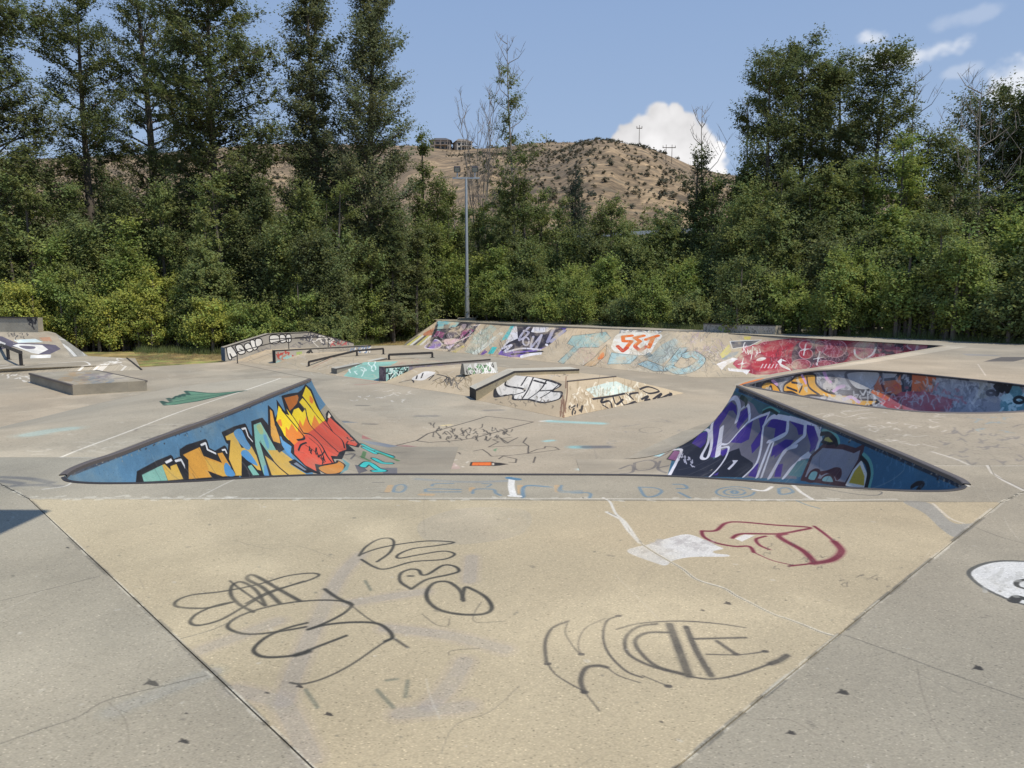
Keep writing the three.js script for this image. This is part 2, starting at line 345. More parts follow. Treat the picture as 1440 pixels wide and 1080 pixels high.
add(wallR, 'quarter_pipe', 'curved wall painted with purple and black letters edged in white', 'ramp');
const wallF = group();
{ const fn = quarter(frontEdge, 0, -1); part(wallF, 'riding_surface', boxUV(sheet(fn, frontEdge.total, ARC, 60, 16, true)), M.concrete); coping(wallF, frontEdge, 1, 0.02, 'coping', M.steel); }
add(wallF, 'drop_wall', 'steep concrete drop below the lip lettered DEATH DROP', 'ramp');

// ---- left mound: from the blue wall's lip the concrete falls gently to the floor
const endL = lipL.at(lipL.total), dEnd = -endL.z;
const PM = new Paint(1024, 1024, 13, 12, (a, b) => { const x = -16 + a, z = -(18.5 - b); return V(x, moundY(x, -z), z); }, GREY);
function moundY(x, d) {
  const lx = -4.55, dx = Math.max(0, lx - x) / 8.2 * sstep(6.9, 9.5, d), dz = Math.max(0, d - dEnd - 0.02) / 4.2;
  return (F - 0.03) * sstep(0, 1, Math.min(1, Math.hypot(dx, dz)));
}
{
  const pos = [], uv = [], idx = [], rows = [], S = [0, 0.02, 0.09, 0.2, 0.35, 0.5]; for (let s = 1; s <= 14; s += 0.5) S.push(s);
  for (const p of [splitL, ...lipLfar]) rows.push([p.x, -p.z]);
  for (let d = dEnd + 0.25; d <= 18.4; d += 0.35) rows.push([endL.x * (d / dEnd) - 0.12 * (d - dEnd) - 0.03, d]);
  const put = (x, y, d) => { pos.push(x, y, -d); uv.push((x + 16) / 13, 1 - (18.5 - d) / 12); };
  rows.forEach(([x, d], j) => { S.forEach((s, i) => put(x - s, i ? moundY(x - s, d) : (d > dEnd + 0.1 ? F - 0.05 : -0.02), d)); if (j) for (let i = 0; i < S.length - 1; i++) { const a = (j - 1) * S.length + i, b = j * S.length + i; idx.push(a, b, a + 1, b, b + 1, a + 1); } });
  part(deck, 'slope', geo(pos, idx, uv), skin(PM, 0.92, 0.003, 0.5));
}

// ---- right deck with the bowl, and the channel edge beyond it
const bowlOut = curveOf([...px0([[1044, 541.5], [1075, 533.5], [1110, 526.5], [1150, 521], [1200, 520], [1260, 523], [1340, 530.5], [1440, 541.5], [1500, 553], [1525, 567], [1500, 576], [1440, 579.5], [1380, 581.5], [1300, 580], [1240, 574.5], [1180, 567], [1120, 556.5], [1070, 547.5], [1046, 542.6]])]);
const chan = curveOf(px0([[1036, 542.5], [1046, 538], [1075, 530], [1110, 523], [1150, 517.5], [1180, 512], [1250, 500.5], [1330, 486.6]]));
const E2 = chan.at(chan.total), A = onY(615, 451), Bm = onY(1000, 467.5);
const PRD = new Paint(1400, 2048, 21, 31, (a, b) => V(3 + a, 0, -(37 - b)), GREYB);
const uvPRD = (x, z) => [(x - 3) / 21, 1 - (37 + z) / 31];
const jointR = toX(E2, onY(1392, 482.6), 30);
part(deck, 'slab', flatN(slabGeo([splitR, ...lipRfar, ...chan.pts.slice(1), jointR, V(30, 0, -dSplitR)], uvPRD, { holes: [bowlOut.pts.slice(0, -1)], gap: 0.003 })), skin(PRD, 0.92, 0.003, 0.5));
const back0 = onY(606, 447.6), back1 = onY(1000, 463.2), back2 = toX(back1, onY(1440, 477.4), 30);
part(deck, 'slab', boxUV(slabGeo([A, Bm, E2, jointR, back2, back1, back0], (x, z) => [x / 3, z / 3], { thick: 1.5, gap: 0.004 })), M.concrete);
deck.userData.kind = 'structure'; add(deck, 'deck', null, null, null, 'structure');

const bowl = group();
{
  const C = V(0, 0, 0); bowlOut.pts.forEach((p) => C.add(p)); C.divideScalar(bowlOut.pts.length);
  const fn = (a, b) => { const p = bowlOut.at(a), f = clamp(b / 2, -0.2, 1) * Math.PI / 2, k = 0.55 * (1 - Math.cos(f)); return V(lerp(p.x, C.x, k), -1.15 * Math.sin(f), lerp(p.z, C.z, k)); };
  globalThis.PB = new Paint(1500, 400, bowlOut.total, 2, fn, '#84868d');
  part(bowl, 'riding_surface', sheet(fn, bowlOut.total, 2, 160, 24), skin(PB, 0.65, 0.0015, 0.6));
  const bot = []; for (let i = 0; i < 60; i++) bot.push(fn(bowlOut.total * i / 60, 2));
  const pos = [C.x, -1.15, C.z], idx = []; bot.forEach((p, i) => { pos.push(p.x, p.y, p.z); idx.push(0, 1 + i, 1 + (i + 1) % 60); }); part(bowl, 'bottom', boxUV(geo(pos, idx)), M.concrete);
  coping(bowl, bowlOut, -1, 0.07);
}
add(bowl, 'bowl', 'sunken bowl with orange letters and scratched grey and red paint', 'bowl');
const chanWall = group();
{ const q0 = (a) => { const t = sstep(0, 3.5, a); return [lerp(-1, -0.72, t), lerp(-0.02, -0.69, t)]; }, fn = (a, b) => quarter(chan, ...q0(a))(a, b); part(chanWall, 'riding_surface', boxUV(sheet(fn, chan.total, ARC, 40, 14, true)), M.concrete); coping(chanWall, chan, 1, 0.05, 'coping', M.concrete); }
add(chanWall, 'channel_wall', 'curved wall under the deck edge facing the red graffiti', 'ramp');

// ---- the long far bank, steepening into the red quarter pipe
const nB = V(-(A.z - E2.z), 0, A.x - E2.x).normalize(); if (nB.z < 0) nB.multiplyScalar(-1);       // horizontal, towards the park
const lipB = [A, onY(720, 454.6), onY(860, 461), Bm, onY(1160, 477), E2], baseB = [...px0([[565, 488], [720, 504], [850, 517.5], [978, 531]], F), null, null];
baseB[4] = lipB[4].clone().addScaledVector(nB, 2.1).setY(F); baseB[5] = E2.clone().addScaledVector(nB, 1.9).setY(F);
const lenB = [0]; for (let i = 1; i < lipB.length; i++) lenB.push(lenB[i - 1] + lipB[i].distanceTo(lipB[i - 1]));
const fnB = (a, b) => {
  let i = 1; while (i < lenB.length - 1 && lenB[i] < a) i++;
  const s = (a - lenB[i - 1]) / (lenB[i] - lenB[i - 1]), p = lipB[i - 1].clone().lerp(lipB[i], s), q = baseB[i - 1].clone().lerp(baseB[i], s), t = b / 4.6, c = sstep(lenB[3] - 3, lenB[4], a), f = TH * (1 - t), kr = 1 - Math.sin(f) / Math.sin(TH), hr = (1 - Math.cos(f)) / (1 - Math.cos(TH));
  const k = lerp(t, kr, c), h = lerp(1 - t, hr, c); return V(lerp(p.x, q.x, k), F + 0.004 - F * h - (h > 0.999 ? 0.004 : 0), lerp(p.z, q.z, k));
};
const PBK = new Paint(2048, 512, lenB[5], 4.6, fnB, BANK);
const bank = group();
part(bank, 'riding_surface', sheet(fnB, PBK.W, PBK.H, 120, 20), skin(PBK, 0.85, 0.002, 0.6));
{ const a = A, b = baseB[0], c = V(A.x - 2.2, F, A.z - 3); part(bank, 'end_wall', boxUV(geo([a.x, a.y, a.z, c.x, c.y, c.z, b.x, b.y, b.z], [0, 1, 2])), M.concrete); }
{ const c = curveOf([Bm.clone().lerp(onY(1025, 469), 1), lipB[4], E2], false); coping(bank, { pts: c.pts.map((p) => p) }, -1, 0.04, 'coping', M.steel); }
add(bank, 'bank_ramp', 'long far concrete bank covered in graffiti, red at one end', 'ramp');

// ---- the sunken floor
const PF = new Paint(2048, 2048, 36, 36, (a, b) => V(-21 + a, F, -(46 - b)), GREYB);
{
  const poly = [V(-40, 0, -8), V(-40, 0, -30), onY(-60, 523, F), onY(120, 516, F), onY(200, 516.5, F), onY(312, 509.3, F), onY(420, 494, F), onY(500, 486.5, F), onY(566, 485.5, F), V(-5, 0, -43), V(8, 0, -34), V(18, 0, -20), V(18, 0, -5), V(-8, 0, -5)];
  const m = new THREE.Mesh(flatN(slabGeo(poly, (x, z) => [(x + 21) / 36, 1 - (46 + z) / 36], { y: F, thick: 0.1, gap: 0 })), skin(PF, 0.92, 0.003, 0.5)); add(m, 'floor', null, null, null, 'structure');
}

// ================================================================ street section: box, ledges, rails
const P2 = (x, d, y = 0) => V(x, y, -d);
const c2 = onY(790, 588, F), K0 = onY(306, 508.5, F), eD = K0.clone().sub(c2).normalize(), nD = V(-eD.z, 0, eD.x); if (nD.z > 0) nD.multiplyScalar(-1);
const LB = K0.distanceTo(c2), HB = 0.42, RB = 1.4, WB = 5.9;
const frame = (a, b, y) => V(c2.x + eD.x * a + nD.x * b, F + y, c2.z + eD.z * a + nD.z * b);
const solve = (p) => { const dx = p.x - c2.x, dz = p.z - c2.z; return [dx * eD.x + dz * eD.z, dx * nD.x + dz * nD.z]; };
// long low box from beside the pyramid to the far ledge
const a0 = solve(onY(676, 562, F))[0];
const B0 = 0.85, hBox = (b) => HB * clamp(Math.min((b - B0) / RB, (WB - b) / RB), 0, 1);
const PBX = new Paint(2048, 640, LB - a0, WB, (a, b) => frame(a0 + a, b, hBox(b)), BANK);
const strip = (pts, uvOf) => { const pos = [], uv = [], idx = []; for (const q of pts) { const o = pos.length / 3; for (const p of q) { pos.push(p.x, p.y, p.z); uv.push(...uvOf(p)); } for (let i = 1; i < q.length - 1; i++) idx.push(o, o + i, o + i + 1); } return flatN(geo(pos, idx, uv)); };
{
  const uvOf = (p) => { const [a, b] = solve(p); return [(a - a0) / (LB - a0), 1 - b / WB]; }, q = (a, b, y) => frame(a, b, y);
  const g = group(), m = skin(PBX, 0.9, 0.003, 0.5), e = 0.003;
  part(g, 'bank', strip([[q(a0, B0, e), q(a0, B0 + RB, HB), q(LB, B0 + RB, HB), q(LB, B0, e)]], uvOf), m);
  part(g, 'bank', strip([[q(a0, WB - RB, HB), q(a0, WB, e), q(LB, WB, e), q(LB, WB - RB, HB)]], uvOf), m);
  part(g, 'top', strip([[q(a0, B0 + RB, HB), q(a0, WB - RB, HB), q(LB, WB - RB, HB), q(LB, B0 + RB, HB)]], uvOf), m);
  part(g, 'end_wall', strip([[q(LB, B0, e), q(LB, B0 + RB, HB), q(LB, WB - RB, HB), q(LB, WB, e)]], uvOf), m);
  part(g, 'end_wall', strip([[q(a0, B0, e), q(a0, WB, e), q(a0, WB - RB, HB), q(a0, B0 + RB, HB)]], uvOf), m);
  add(g, 'grind_box', 'long low concrete box with tan banks between the ledges', 'grind box');
}
// the corner pyramid
const HC = 0.66, p2 = onY(798, 536.5, F + HC), p3 = onY(866, 529.5, F + HC), c3 = onY(962, 553, F), c1 = onY(672, 563, F), p1 = onY(724, 528, F + HC), p4 = onY(778, 520.5, F + HC);
const c4 = p4.clone().add(c3).sub(p3).setY(F);
const planeOf = (a, b, c) => { const n = b.clone().sub(a).cross(c.clone().sub(a)); return (x, z) => a.y - (n.x * (x - a.x) + n.z * (z - a.z)) / n.y; };
const plFL = planeOf(c1, c2, p2), plFR = planeOf(c2, c3, p3);
const PC = new Paint(1024, 900, 7.2, 6.4, (a, b) => { const x = -1.6 + a, z = -(22.6 - b); return V(x, Math.min(F + HC, plFL(x, z), plFR(x, z)), z); }, BANK);
{
  const uvOf = (p) => [(p.x + 1.6) / 7.2, 1 - (22.6 + p.z) / 6.4], g = group(), m = skin(PC, 0.9, 0.003, 0.5), l = (p) => p.clone().setY(F + 0.003);
  part(g, 'bank', strip([[l(c1), l(c2), p2, p1]], uvOf), m);
  part(g, 'bank', strip([[l(c2), l(c3), p3, p2]], uvOf), m);
  part(g, 'bank', strip([[l(c3), l(c4), p4, p3]], uvOf), m);
  part(g, 'bank', strip([[l(c4), l(c1), p1, p4]], uvOf), m);
  part(g, 'top', strip([[p1, p2, p3, p4]], uvOf), m);
  part(g, 'steel_edge', barBetween(p2.clone().setY(p2.y + 0.004), p3.clone().setY(p3.y + 0.004), 0.05, 0.03), M.worn);
  add(g, 'pyramid', 'tan concrete pyramid with white bubble letters and black tags', 'ramp');
}
// a straight ledge: starts at (a, 0) of the box frame and runs across it; tops = [[run, height], ...]
function ledge(name, label, start, dir, width, tops, { mat = M.concrete, side, edge = M.steel, sideW, end, bottom = 0 } = {}) {
  const g = group(start.x, F, start.z), w = V(-dir.z, 0, dir.x); if (w.dot(eD) < 0) w.multiplyScalar(-1);       // width goes away from the pyramid
  const pt = (t, y, s) => V(dir.x * t + w.x * s, y, dir.z * t + w.z * s), L = tops[tops.length - 1][0];
  const body = [], put = (...q) => body.push(q);
  for (let i = 1; i < tops.length; i++) { const [t0, y0] = tops[i - 1], [t1, y1] = tops[i]; put(pt(t0, y0, 0), pt(t1, y1, 0), pt(t1, y1, width), pt(t0, y0, width)); put(pt(t0, bottom, width), pt(t0, y0, width), pt(t1, y1, width), pt(t1, bottom, width)); if (!side) put(pt(t0, y0, 0), pt(t0, bottom, 0), pt(t1, bottom, 0), pt(t1, y1, 0)); }
  if (!end) put(pt(0, bottom, 0), pt(0, tops[0][1], 0), pt(0, tops[0][1], width), pt(0, bottom, width));
  const yl = tops[tops.length - 1][1]; put(pt(L, bottom, 0), pt(L, bottom, width), pt(L, yl, width), pt(L, yl, 0));
  part(g, 'body', boxUV(strip(body, () => [0, 0])), mat);
  let paint = null, paintEnd = null;
  if (side) {
    const H = Math.max(...tops.map((t) => t[1]));
    paint = new Paint(Math.round(L * 110), Math.round(H * 160), L, H, (a, b) => pt(a, H - b, 0).add(g.position), side);
    const q = []; for (let i = 1; i < tops.length; i++) { const [t0, y0] = tops[i - 1], [t1, y1] = tops[i]; q.push([pt(t0, y0, 0), pt(t0, bottom, 0), pt(t1, bottom, 0), pt(t1, y1, 0)]); }
    part(g, 'side_face', strip(q, (p) => [(p.x * dir.x + p.z * dir.z) / L, p.y / H]), skin(paint, 0.85, 0.002, 0.6));
  }
  if (end) {
    const H = tops[0][1]; paintEnd = new Paint(96, 96, width, H, (a, b) => pt(0, H - b, width - a).add(g.position), end);
    part(g, 'end_face', strip([[pt(0, bottom, 0), pt(0, H, 0), pt(0, H, width), pt(0, bottom, width)]], (p) => [1 - (p.x * w.x + p.z * w.z) / width, p.y / H]), skin(paintEnd, 0.85, 0.002, 0.6));
  }
  for (let i = 1; i < tops.length; i++) { const [t0, y0] = tops[i - 1], [t1, y1] = tops[i]; part(g, 'steel_edge', barBetween(pt(t0 - (i === 1 ? 0.005 : 0), y0 - 0.018, 0.022), pt(t1, y1 - 0.018, 0.022), 0.055, 0.045), edge); }
  add(g, name, label, 'ledge'); g.userData.paint = undefined;
  return { paint, paintEnd, g };
}
const st = (px, py) => onY(px, py, F);
const LED1 = ledge('hubba_ledge', 'tall up-flat-down concrete ledge with white bubble letters', st(317, 508), nD, 0.45, [[0, 0.62], [2.1, 1.17], [4.3, 1.18], [6.6, 0.55]], { side: '#9b968c', end: '#5a6a80' });
const LED2 = ledge('grind_ledge', 'level ledge with black end and faded red writing beside the handrail', st(388, 513.5), nD, 0.3, [[0, 0.63], [4.7, 0.63]], { side: '#9b968c', end: '#2a2a2e' });
const LED4 = ledge('grind_ledge', 'level ledge with aqua painted side and purple end', st(543, 538), nD, 0.42, [[0, 0.52], [4.7, 0.52]], { side: '#938c88', end: '#6d5f66' });
const LED3 = ledge('low_ledge', 'short low ledge with worn white top beside the aqua bank', st(474, 527.5), nD, 0.42, [[0, 0.24], [2.2, 0.5]], { side: '#8d887c', end: '#77736a', edge: M.worn, mat: plainConcrete('#c0b9a8', 12) });
{ const d = p1.clone().sub(c1).setY(0), l = d.length(); d.normalize();
  globalThis.LEDC = ledge('hubba_ledge', 'sloping ledge with worn white top running up the pyramid', c1.clone().addScaledVector(d, -0.05).setY(F), d, 0.75, [[0, 0.3], [l + 0.05, 0.78], [l + 2.0, 0.78]], { side: '#a59a80', end: '#3a3836', mat: plainConcrete('#c3baa6', 13) }); }
function rail(name, label, posts, tops, r = 0.035, y0 = null) {
  const g = group(posts[0].x, posts[0].y, posts[0].z), o = g.position;
  part(g, 'top_rail', mergeGeometries(tops.slice(1).map((p, i) => barBetween(tops[i].clone().sub(o), p.clone().sub(o), r * 1.7, r * 1.7))), M.steel);
  for (const p of posts) {
    let best = 0, ty = tops[0].y; for (let i = 1; i < tops.length; i++) { const A = tops[i - 1], B = tops[i], L2 = (B.x - A.x) ** 2 + (B.z - A.z) ** 2, t = clamp(((p.x - A.x) * (B.x - A.x) + (p.z - A.z) * (B.z - A.z)) / L2), x = lerp(A.x, B.x, t), z = lerp(A.z, B.z, t), dd = (x - p.x) ** 2 + (z - p.z) ** 2; if (i === 1 || dd < best) { best = dd; ty = lerp(A.y, B.y, t); } }
    part(g, 'post', barBetween(p.clone().sub(o), V(p.x, ty, p.z).sub(o).add(V(0.0005, 0, 0)), r * 1.5, r * 1.5), M.steel);
    const f = new THREE.CylinderGeometry(r * 2, r * 2, 0.012, 10); f.translate(p.x - o.x, p.y - o.y + 0.006, p.z - o.z); part(g, 'foot_plate', f, M.steel);
  }
  return add(g, name, label, 'rail');
}
{ // handrail up the bank, flat rail on the box, thin rail by the tall ledge, flat rail by the far left bank
  const h = (px, py, y) => onY(px, py, F + y);
  const s = st(434.5, 519.5), k = s.clone().addScaledVector(nD, 2.2), e = s.clone().addScaledVector(nD, 3.5);
  rail('hand_rail', 'black square handrail bending down the bank beside the ledge', [s, k.clone().setY(F + HB), e.clone().setY(F + HB)], [s.clone().setY(F + 0.3), k.clone().setY(F + 0.64), e.clone().setY(F + 0.66)], 0.045);
  const f1 = h(547, 506, HB), f2 = h(608, 503, HB);
  rail('flat_rail', 'low black flat rail standing on the box', [f1, f2], [f1.clone().setY(f1.y + 0.2), f2.clone().setY(f2.y + 0.2)], 0.05);
  const t1 = st(334, 511), t2 = t1.clone().addScaledVector(nD, 2.4).setY(F + HB), t3 = t1.clone().addScaledVector(nD, 4.4).setY(F + HB);
  rail('round_rail', 'thin rail on posts in front of the white bubble letters', [t1, t2, t3], [t1.clone().setY(F + 0.5), t2.clone().setY(F + 0.98), t3.clone().setY(F + 0.98)], 0.022);
  const q1 = h(12, 505.5, 0.2), q2 = h(30, 514, 0.2), q0 = q1.clone().addScaledVector(q1.clone().sub(q2), 0.7);
  rail('flat_rail', 'dark flat rail with square legs on the low pad', [q0, q1, q2], [q0.clone().setY(F + 0.72), q2.clone().addScaledVector(q2.clone().sub(q1), 0.05).setY(F + 0.72)], 0.06);
}
// small barrier on the box
const PAF = new Paint(256, 96, 1.35, 0.42, (a, b) => AFfn(a, b), '#c9c6bb');
const af0 = onY(654, 527, F + HB), af1 = onY(703, 524, F + HB), afD = af1.clone().sub(af0).normalize(), afN = V(-afD.z, 0, afD.x).multiplyScalar(afD.x > 0 ? -1 : 1); if (afN.z > 0) afN.multiplyScalar(-1);
const AFfn = (a, b) => af0.clone().addScaledVector(afD, a).addScaledVector(afN, (0.42 - b) * 0.28).setY(F + HB + (0.42 - b) * 0.85);
{
  const g = group(af0.x, F + HB, af0.z), q = (a, s, y) => V(afD.x * a + afN.x * s, y, afD.z * a + afN.z * s), L = 1.2, h = 0.34;
  part(g, 'front_face', strip([[q(0, 0, 0), q(L, 0, 0), q(L, 0.12, h), q(0, 0.12, h)]], (p) => [(p.x * afD.x + p.z * afD.z) / 1.35, 1 - (0.42 - p.y / 0.85) / 0.42]), skin(PAF, 0.85, 0.001));
  part(g, 'body', boxUV(strip([[q(0, 0, 0), q(0, 0.12, h), q(0, 0.24, h), q(0, 0.36, 0)], [q(L, 0, 0), q(L, 0.36, 0), q(L, 0.24, h), q(L, 0.12, h)], [q(0, 0.12, h), q(L, 0.12, h), q(L, 0.24, h), q(0, 0.24, h)], [q(0, 0.36, 0), q(0, 0.24, h), q(L, 0.24, h), q(L, 0.36, 0)]], () => [0, 0])), M.rough);
  add(g, 'concrete_barrier', 'small tapered concrete barrier with white and green tags on the box', 'barrier');
}
// manual pad
const mp0 = st(103, 556), mp1 = st(42.5, 537.5), mp2 = st(207, 549.5);
const mpA = mp1.clone().sub(mp0), mpB = mp2.clone().sub(mp0), HM = 0.31;
const PMP = new Paint(512, 900, mpB.length(), mpA.length(), (a, b) => mp0.clone().addScaledVector(mpB, a / mpB.length()).addScaledVector(mpA, 1 - b / mpA.length()).setY(F + HM), '#a59a85');
{
  const g = group(mp0.x, F, mp0.z), q = (a, b, y) => V(mpB.x * a + mpA.x * b, y, mpB.z * a + mpA.z * b);
  part(g, 'top', strip([[q(0, 0, HM), q(1, 0, HM), q(1, 1, HM), q(0, 1, HM)]], (p) => { const d = mpB.x * mpA.z - mpB.z * mpA.x, a = (p.x * mpA.z - p.z * mpA.x) / d, b = (mpB.x * p.z - mpB.z * p.x) / d; return [a, b]; }), skin(PMP, 0.9, 0.002));
  part(g, 'side_face', boxUV(strip([[q(0, 0, 0), q(1, 0, 0), q(1, 0, HM), q(0, 0, HM)], [q(0, 0, 0), q(0, 0, HM), q(0, 1, HM), q(0, 1, 0)], [q(1, 0, 0), q(1, 1, 0), q(1, 1, HM), q(1, 0, HM)], [q(0, 1, 0), q(0, 1, HM), q(1, 1, HM), q(1, 1, 0)]], () => [0, 0]), 1.2), M.rough);
  for (const [a, b] of [[[0, 0], [0, 1]], [[1, 0], [1, 1]]]) part(g, 'steel_edge', barBetween(q(a[0], a[1], HM - 0.02), q(b[0], b[1], HM - 0.02), 0.06, 0.055), M.worn);
  add(g, 'manual_pad', 'low rectangular concrete pad with rough grey edges', 'pad');
}
// far-left bank with wall on top, on a low pad
const HP = 0.2, PLB = new Paint(1024, 512, 13, 5.2, (a, b) => LBfn(a, b), GREYB);
const lb = [onY(-140, 511, F + HP), onY(100, 502.5, F + HP)], lt = [at(-140, 459, 36.5), at(78, 468.3, 34.6)];
lt[0].y = lt[1].y = -0.16; const LBfn = (a, b) => { const s = a / 13, t = b / 5.2, p = lt[0].clone().lerp(lt[1], s), q = lb[0].clone().lerp(lb[1], s); return p.lerp(q, t); };
const PPD = new Paint(1024, 512, 16, 9, (a, b) => V(-31 + a, F + HP, -(37 - b)), GREYB);
{
  const uvp = (p) => [(p.x + 31) / 16, 1 - (37 + p.z) / 9], g = group();
  const f0 = st(-140, 531), f1 = st(199, 520.5), t0 = onY(-140, 524, F + HP), t1 = onY(178, 503.5, F + HP), t2 = onY(118, 500.2, F + HP), t3 = onY(-140, 506, F + HP), r1 = st(190, 503.5);
  const m = skin(PPD, 0.92, 0.003, 0.5); f0.y = f1.y = r1.y = F + 0.003;
  const t1f = onY(168, 513, F + HP);
  part(g, 'top', strip([[t0, t1f, t1, t2, t3]], uvp), m);
  part(g, 'bank', strip([[f0, f1, t1f, t0]], uvp), m);
  part(g, 'bank', strip([[f1, r1, t1, t1f]], uvp), m);
  part(g, 'steel_edge', barBetween(f1.clone().setY(F + 0.02), t1.clone().setY(F + HP + 0.01), 0.07, 0.03), M.steel);
  add(g, 'low_pad', 'low flat concrete pad with sloping edges and faint white tags', 'pad');
  const b = group(), hip = onY(124, 500.5, F + HP), bk = V(lt[1].x * 1.06 - 0.3, lt[1].y, lt[1].z - 2), bkl = lt[0].clone().add(V(0, 0, -2));
  part(b, 'riding_surface', sheet(LBfn, 13, 5.2, 20, 6), skin(PLB, 0.9, 0.003, 0.5));
  globalThis.PHB = new Paint(256, 256, 3, 3, (a, c) => lt[1].clone().lerp(hip.clone().lerp(lb[1], a / 3), c / 3), '#9b9588');
  part(b, 'end_bank', strip([[lt[1], lb[1], hip], [lt[1], hip, V(hip.x * (bk.z / hip.z) - 0.6, F + HP, bk.z), bk]], (p) => { const t = (lt[1].y - p.y) / (lt[1].y - F - HP); return [clamp(1 - (p.x - lb[1].x) / (hip.x - lb[1].x)), 1 - t]; }), skin(PHB, 0.9, 0.002));
  part(b, 'top', boxUV(strip([[lt[0], lt[1], bk, bkl]], () => [0, 0])), M.concrete);
  part(b, 'back_wall', boxUV(strip([[bk, V(bk.x, F + HP - 0.2, bk.z), V(bkl.x, F + HP - 0.2, bkl.z), bkl]], () => [0, 0])), M.concrete);
  add(b, 'bank_ramp', 'pale concrete bank with dark angular lettering beside the bushes', 'ramp');
  const w = group(), wr = at(54, 467, 35.4), wl = at(-140, 462, 37), wy = -0.16; const top = 0.56, dz = V(0, 0, -0.4);
  const q = (p, y, k = 0) => V(p.x, y, p.z - 0.4 * k);
  globalThis.PWL = new Paint(256, 96, 7, 0.75, (a, c) => wl.clone().lerp(wr, a / 7).setY(top - c), '#9a9588');
  part(w, 'front_face', strip([[q(wl, wy), q(wr, wy), q(wr, top), q(wl, top)]], (p) => [(p.x - wl.x) / (wr.x - wl.x), 1 - (top - p.y) / 0.75]), skin(PWL, 0.9, 0.002));
  part(w, 'body', boxUV(strip([[q(wr, wy), q(wr, wy, 1), q(wr, top, 1), q(wr, top)], [q(wl, top), q(wr, top), q(wr, top, 1), q(wl, top, 1)], [q(wr, wy, 1), q(wl, wy, 1), q(wl, top, 1), q(wr, top, 1)]], () => [0, 0])), M.concrete);
  part(w, 'steel_edge', barBetween(q(wl, top + 0.01), q(wr, top + 0.01), 0.09, 0.06), M.steel);
  add(w, 'ledge_wall', 'concrete wall ledge with dark steel edge on top of the pale bank', 'ledge');
}
// block ledge on the far deck
{
  const a = onY(989, 466.4), b = onY(1090, 470.4), L = a.distanceTo(b), u = b.clone().sub(a).normalize(), n = V(u.z, 0, -u.x); if (n.z > 0) n.multiplyScalar(-1);
  const g = group(a.x, 0.001, a.z), q = (s, t, y) => V(u.x * s + n.x * t, y, u.z * s + n.z * t), h = 0.36, w = 0.5;
  globalThis.PBL = new Paint(512, 64, L, h, (s, y) => q(s, 0, h - y).add(g.position), '#9a978c');
  part(g, 'front_face', strip([[q(0, 0, 0), q(L, 0, 0), q(L, 0, h), q(0, 0, h)]], (p) => [(p.x * u.x + p.z * u.z) / L, p.y / h]), skin(PBL, 0.9, 0.002));
  part(g, 'body', boxUV(strip([[q(0, 0, h), q(L, 0, h), q(L, w, h), q(0, w, h)], [q(L, 0, 0), q(L, w, 0), q(L, w, h), q(L, 0, h)], [q(0, 0, 0), q(0, 0, h), q(0, w, h), q(0, w, 0)], [q(0, w, 0), q(0, w, h), q(L, w, h), q(L, w, 0)]], () => [0, 0])), M.concrete);
  part(g, 'steel_edge', barBetween(q(0, 0.02, h + 0.005), q(L, 0.02, h + 0.005), 0.06, 0.05), M.steel);
  add(g, 'block_ledge', 'grey tagged block ledge standing on top of the far bank', 'ledge');
}

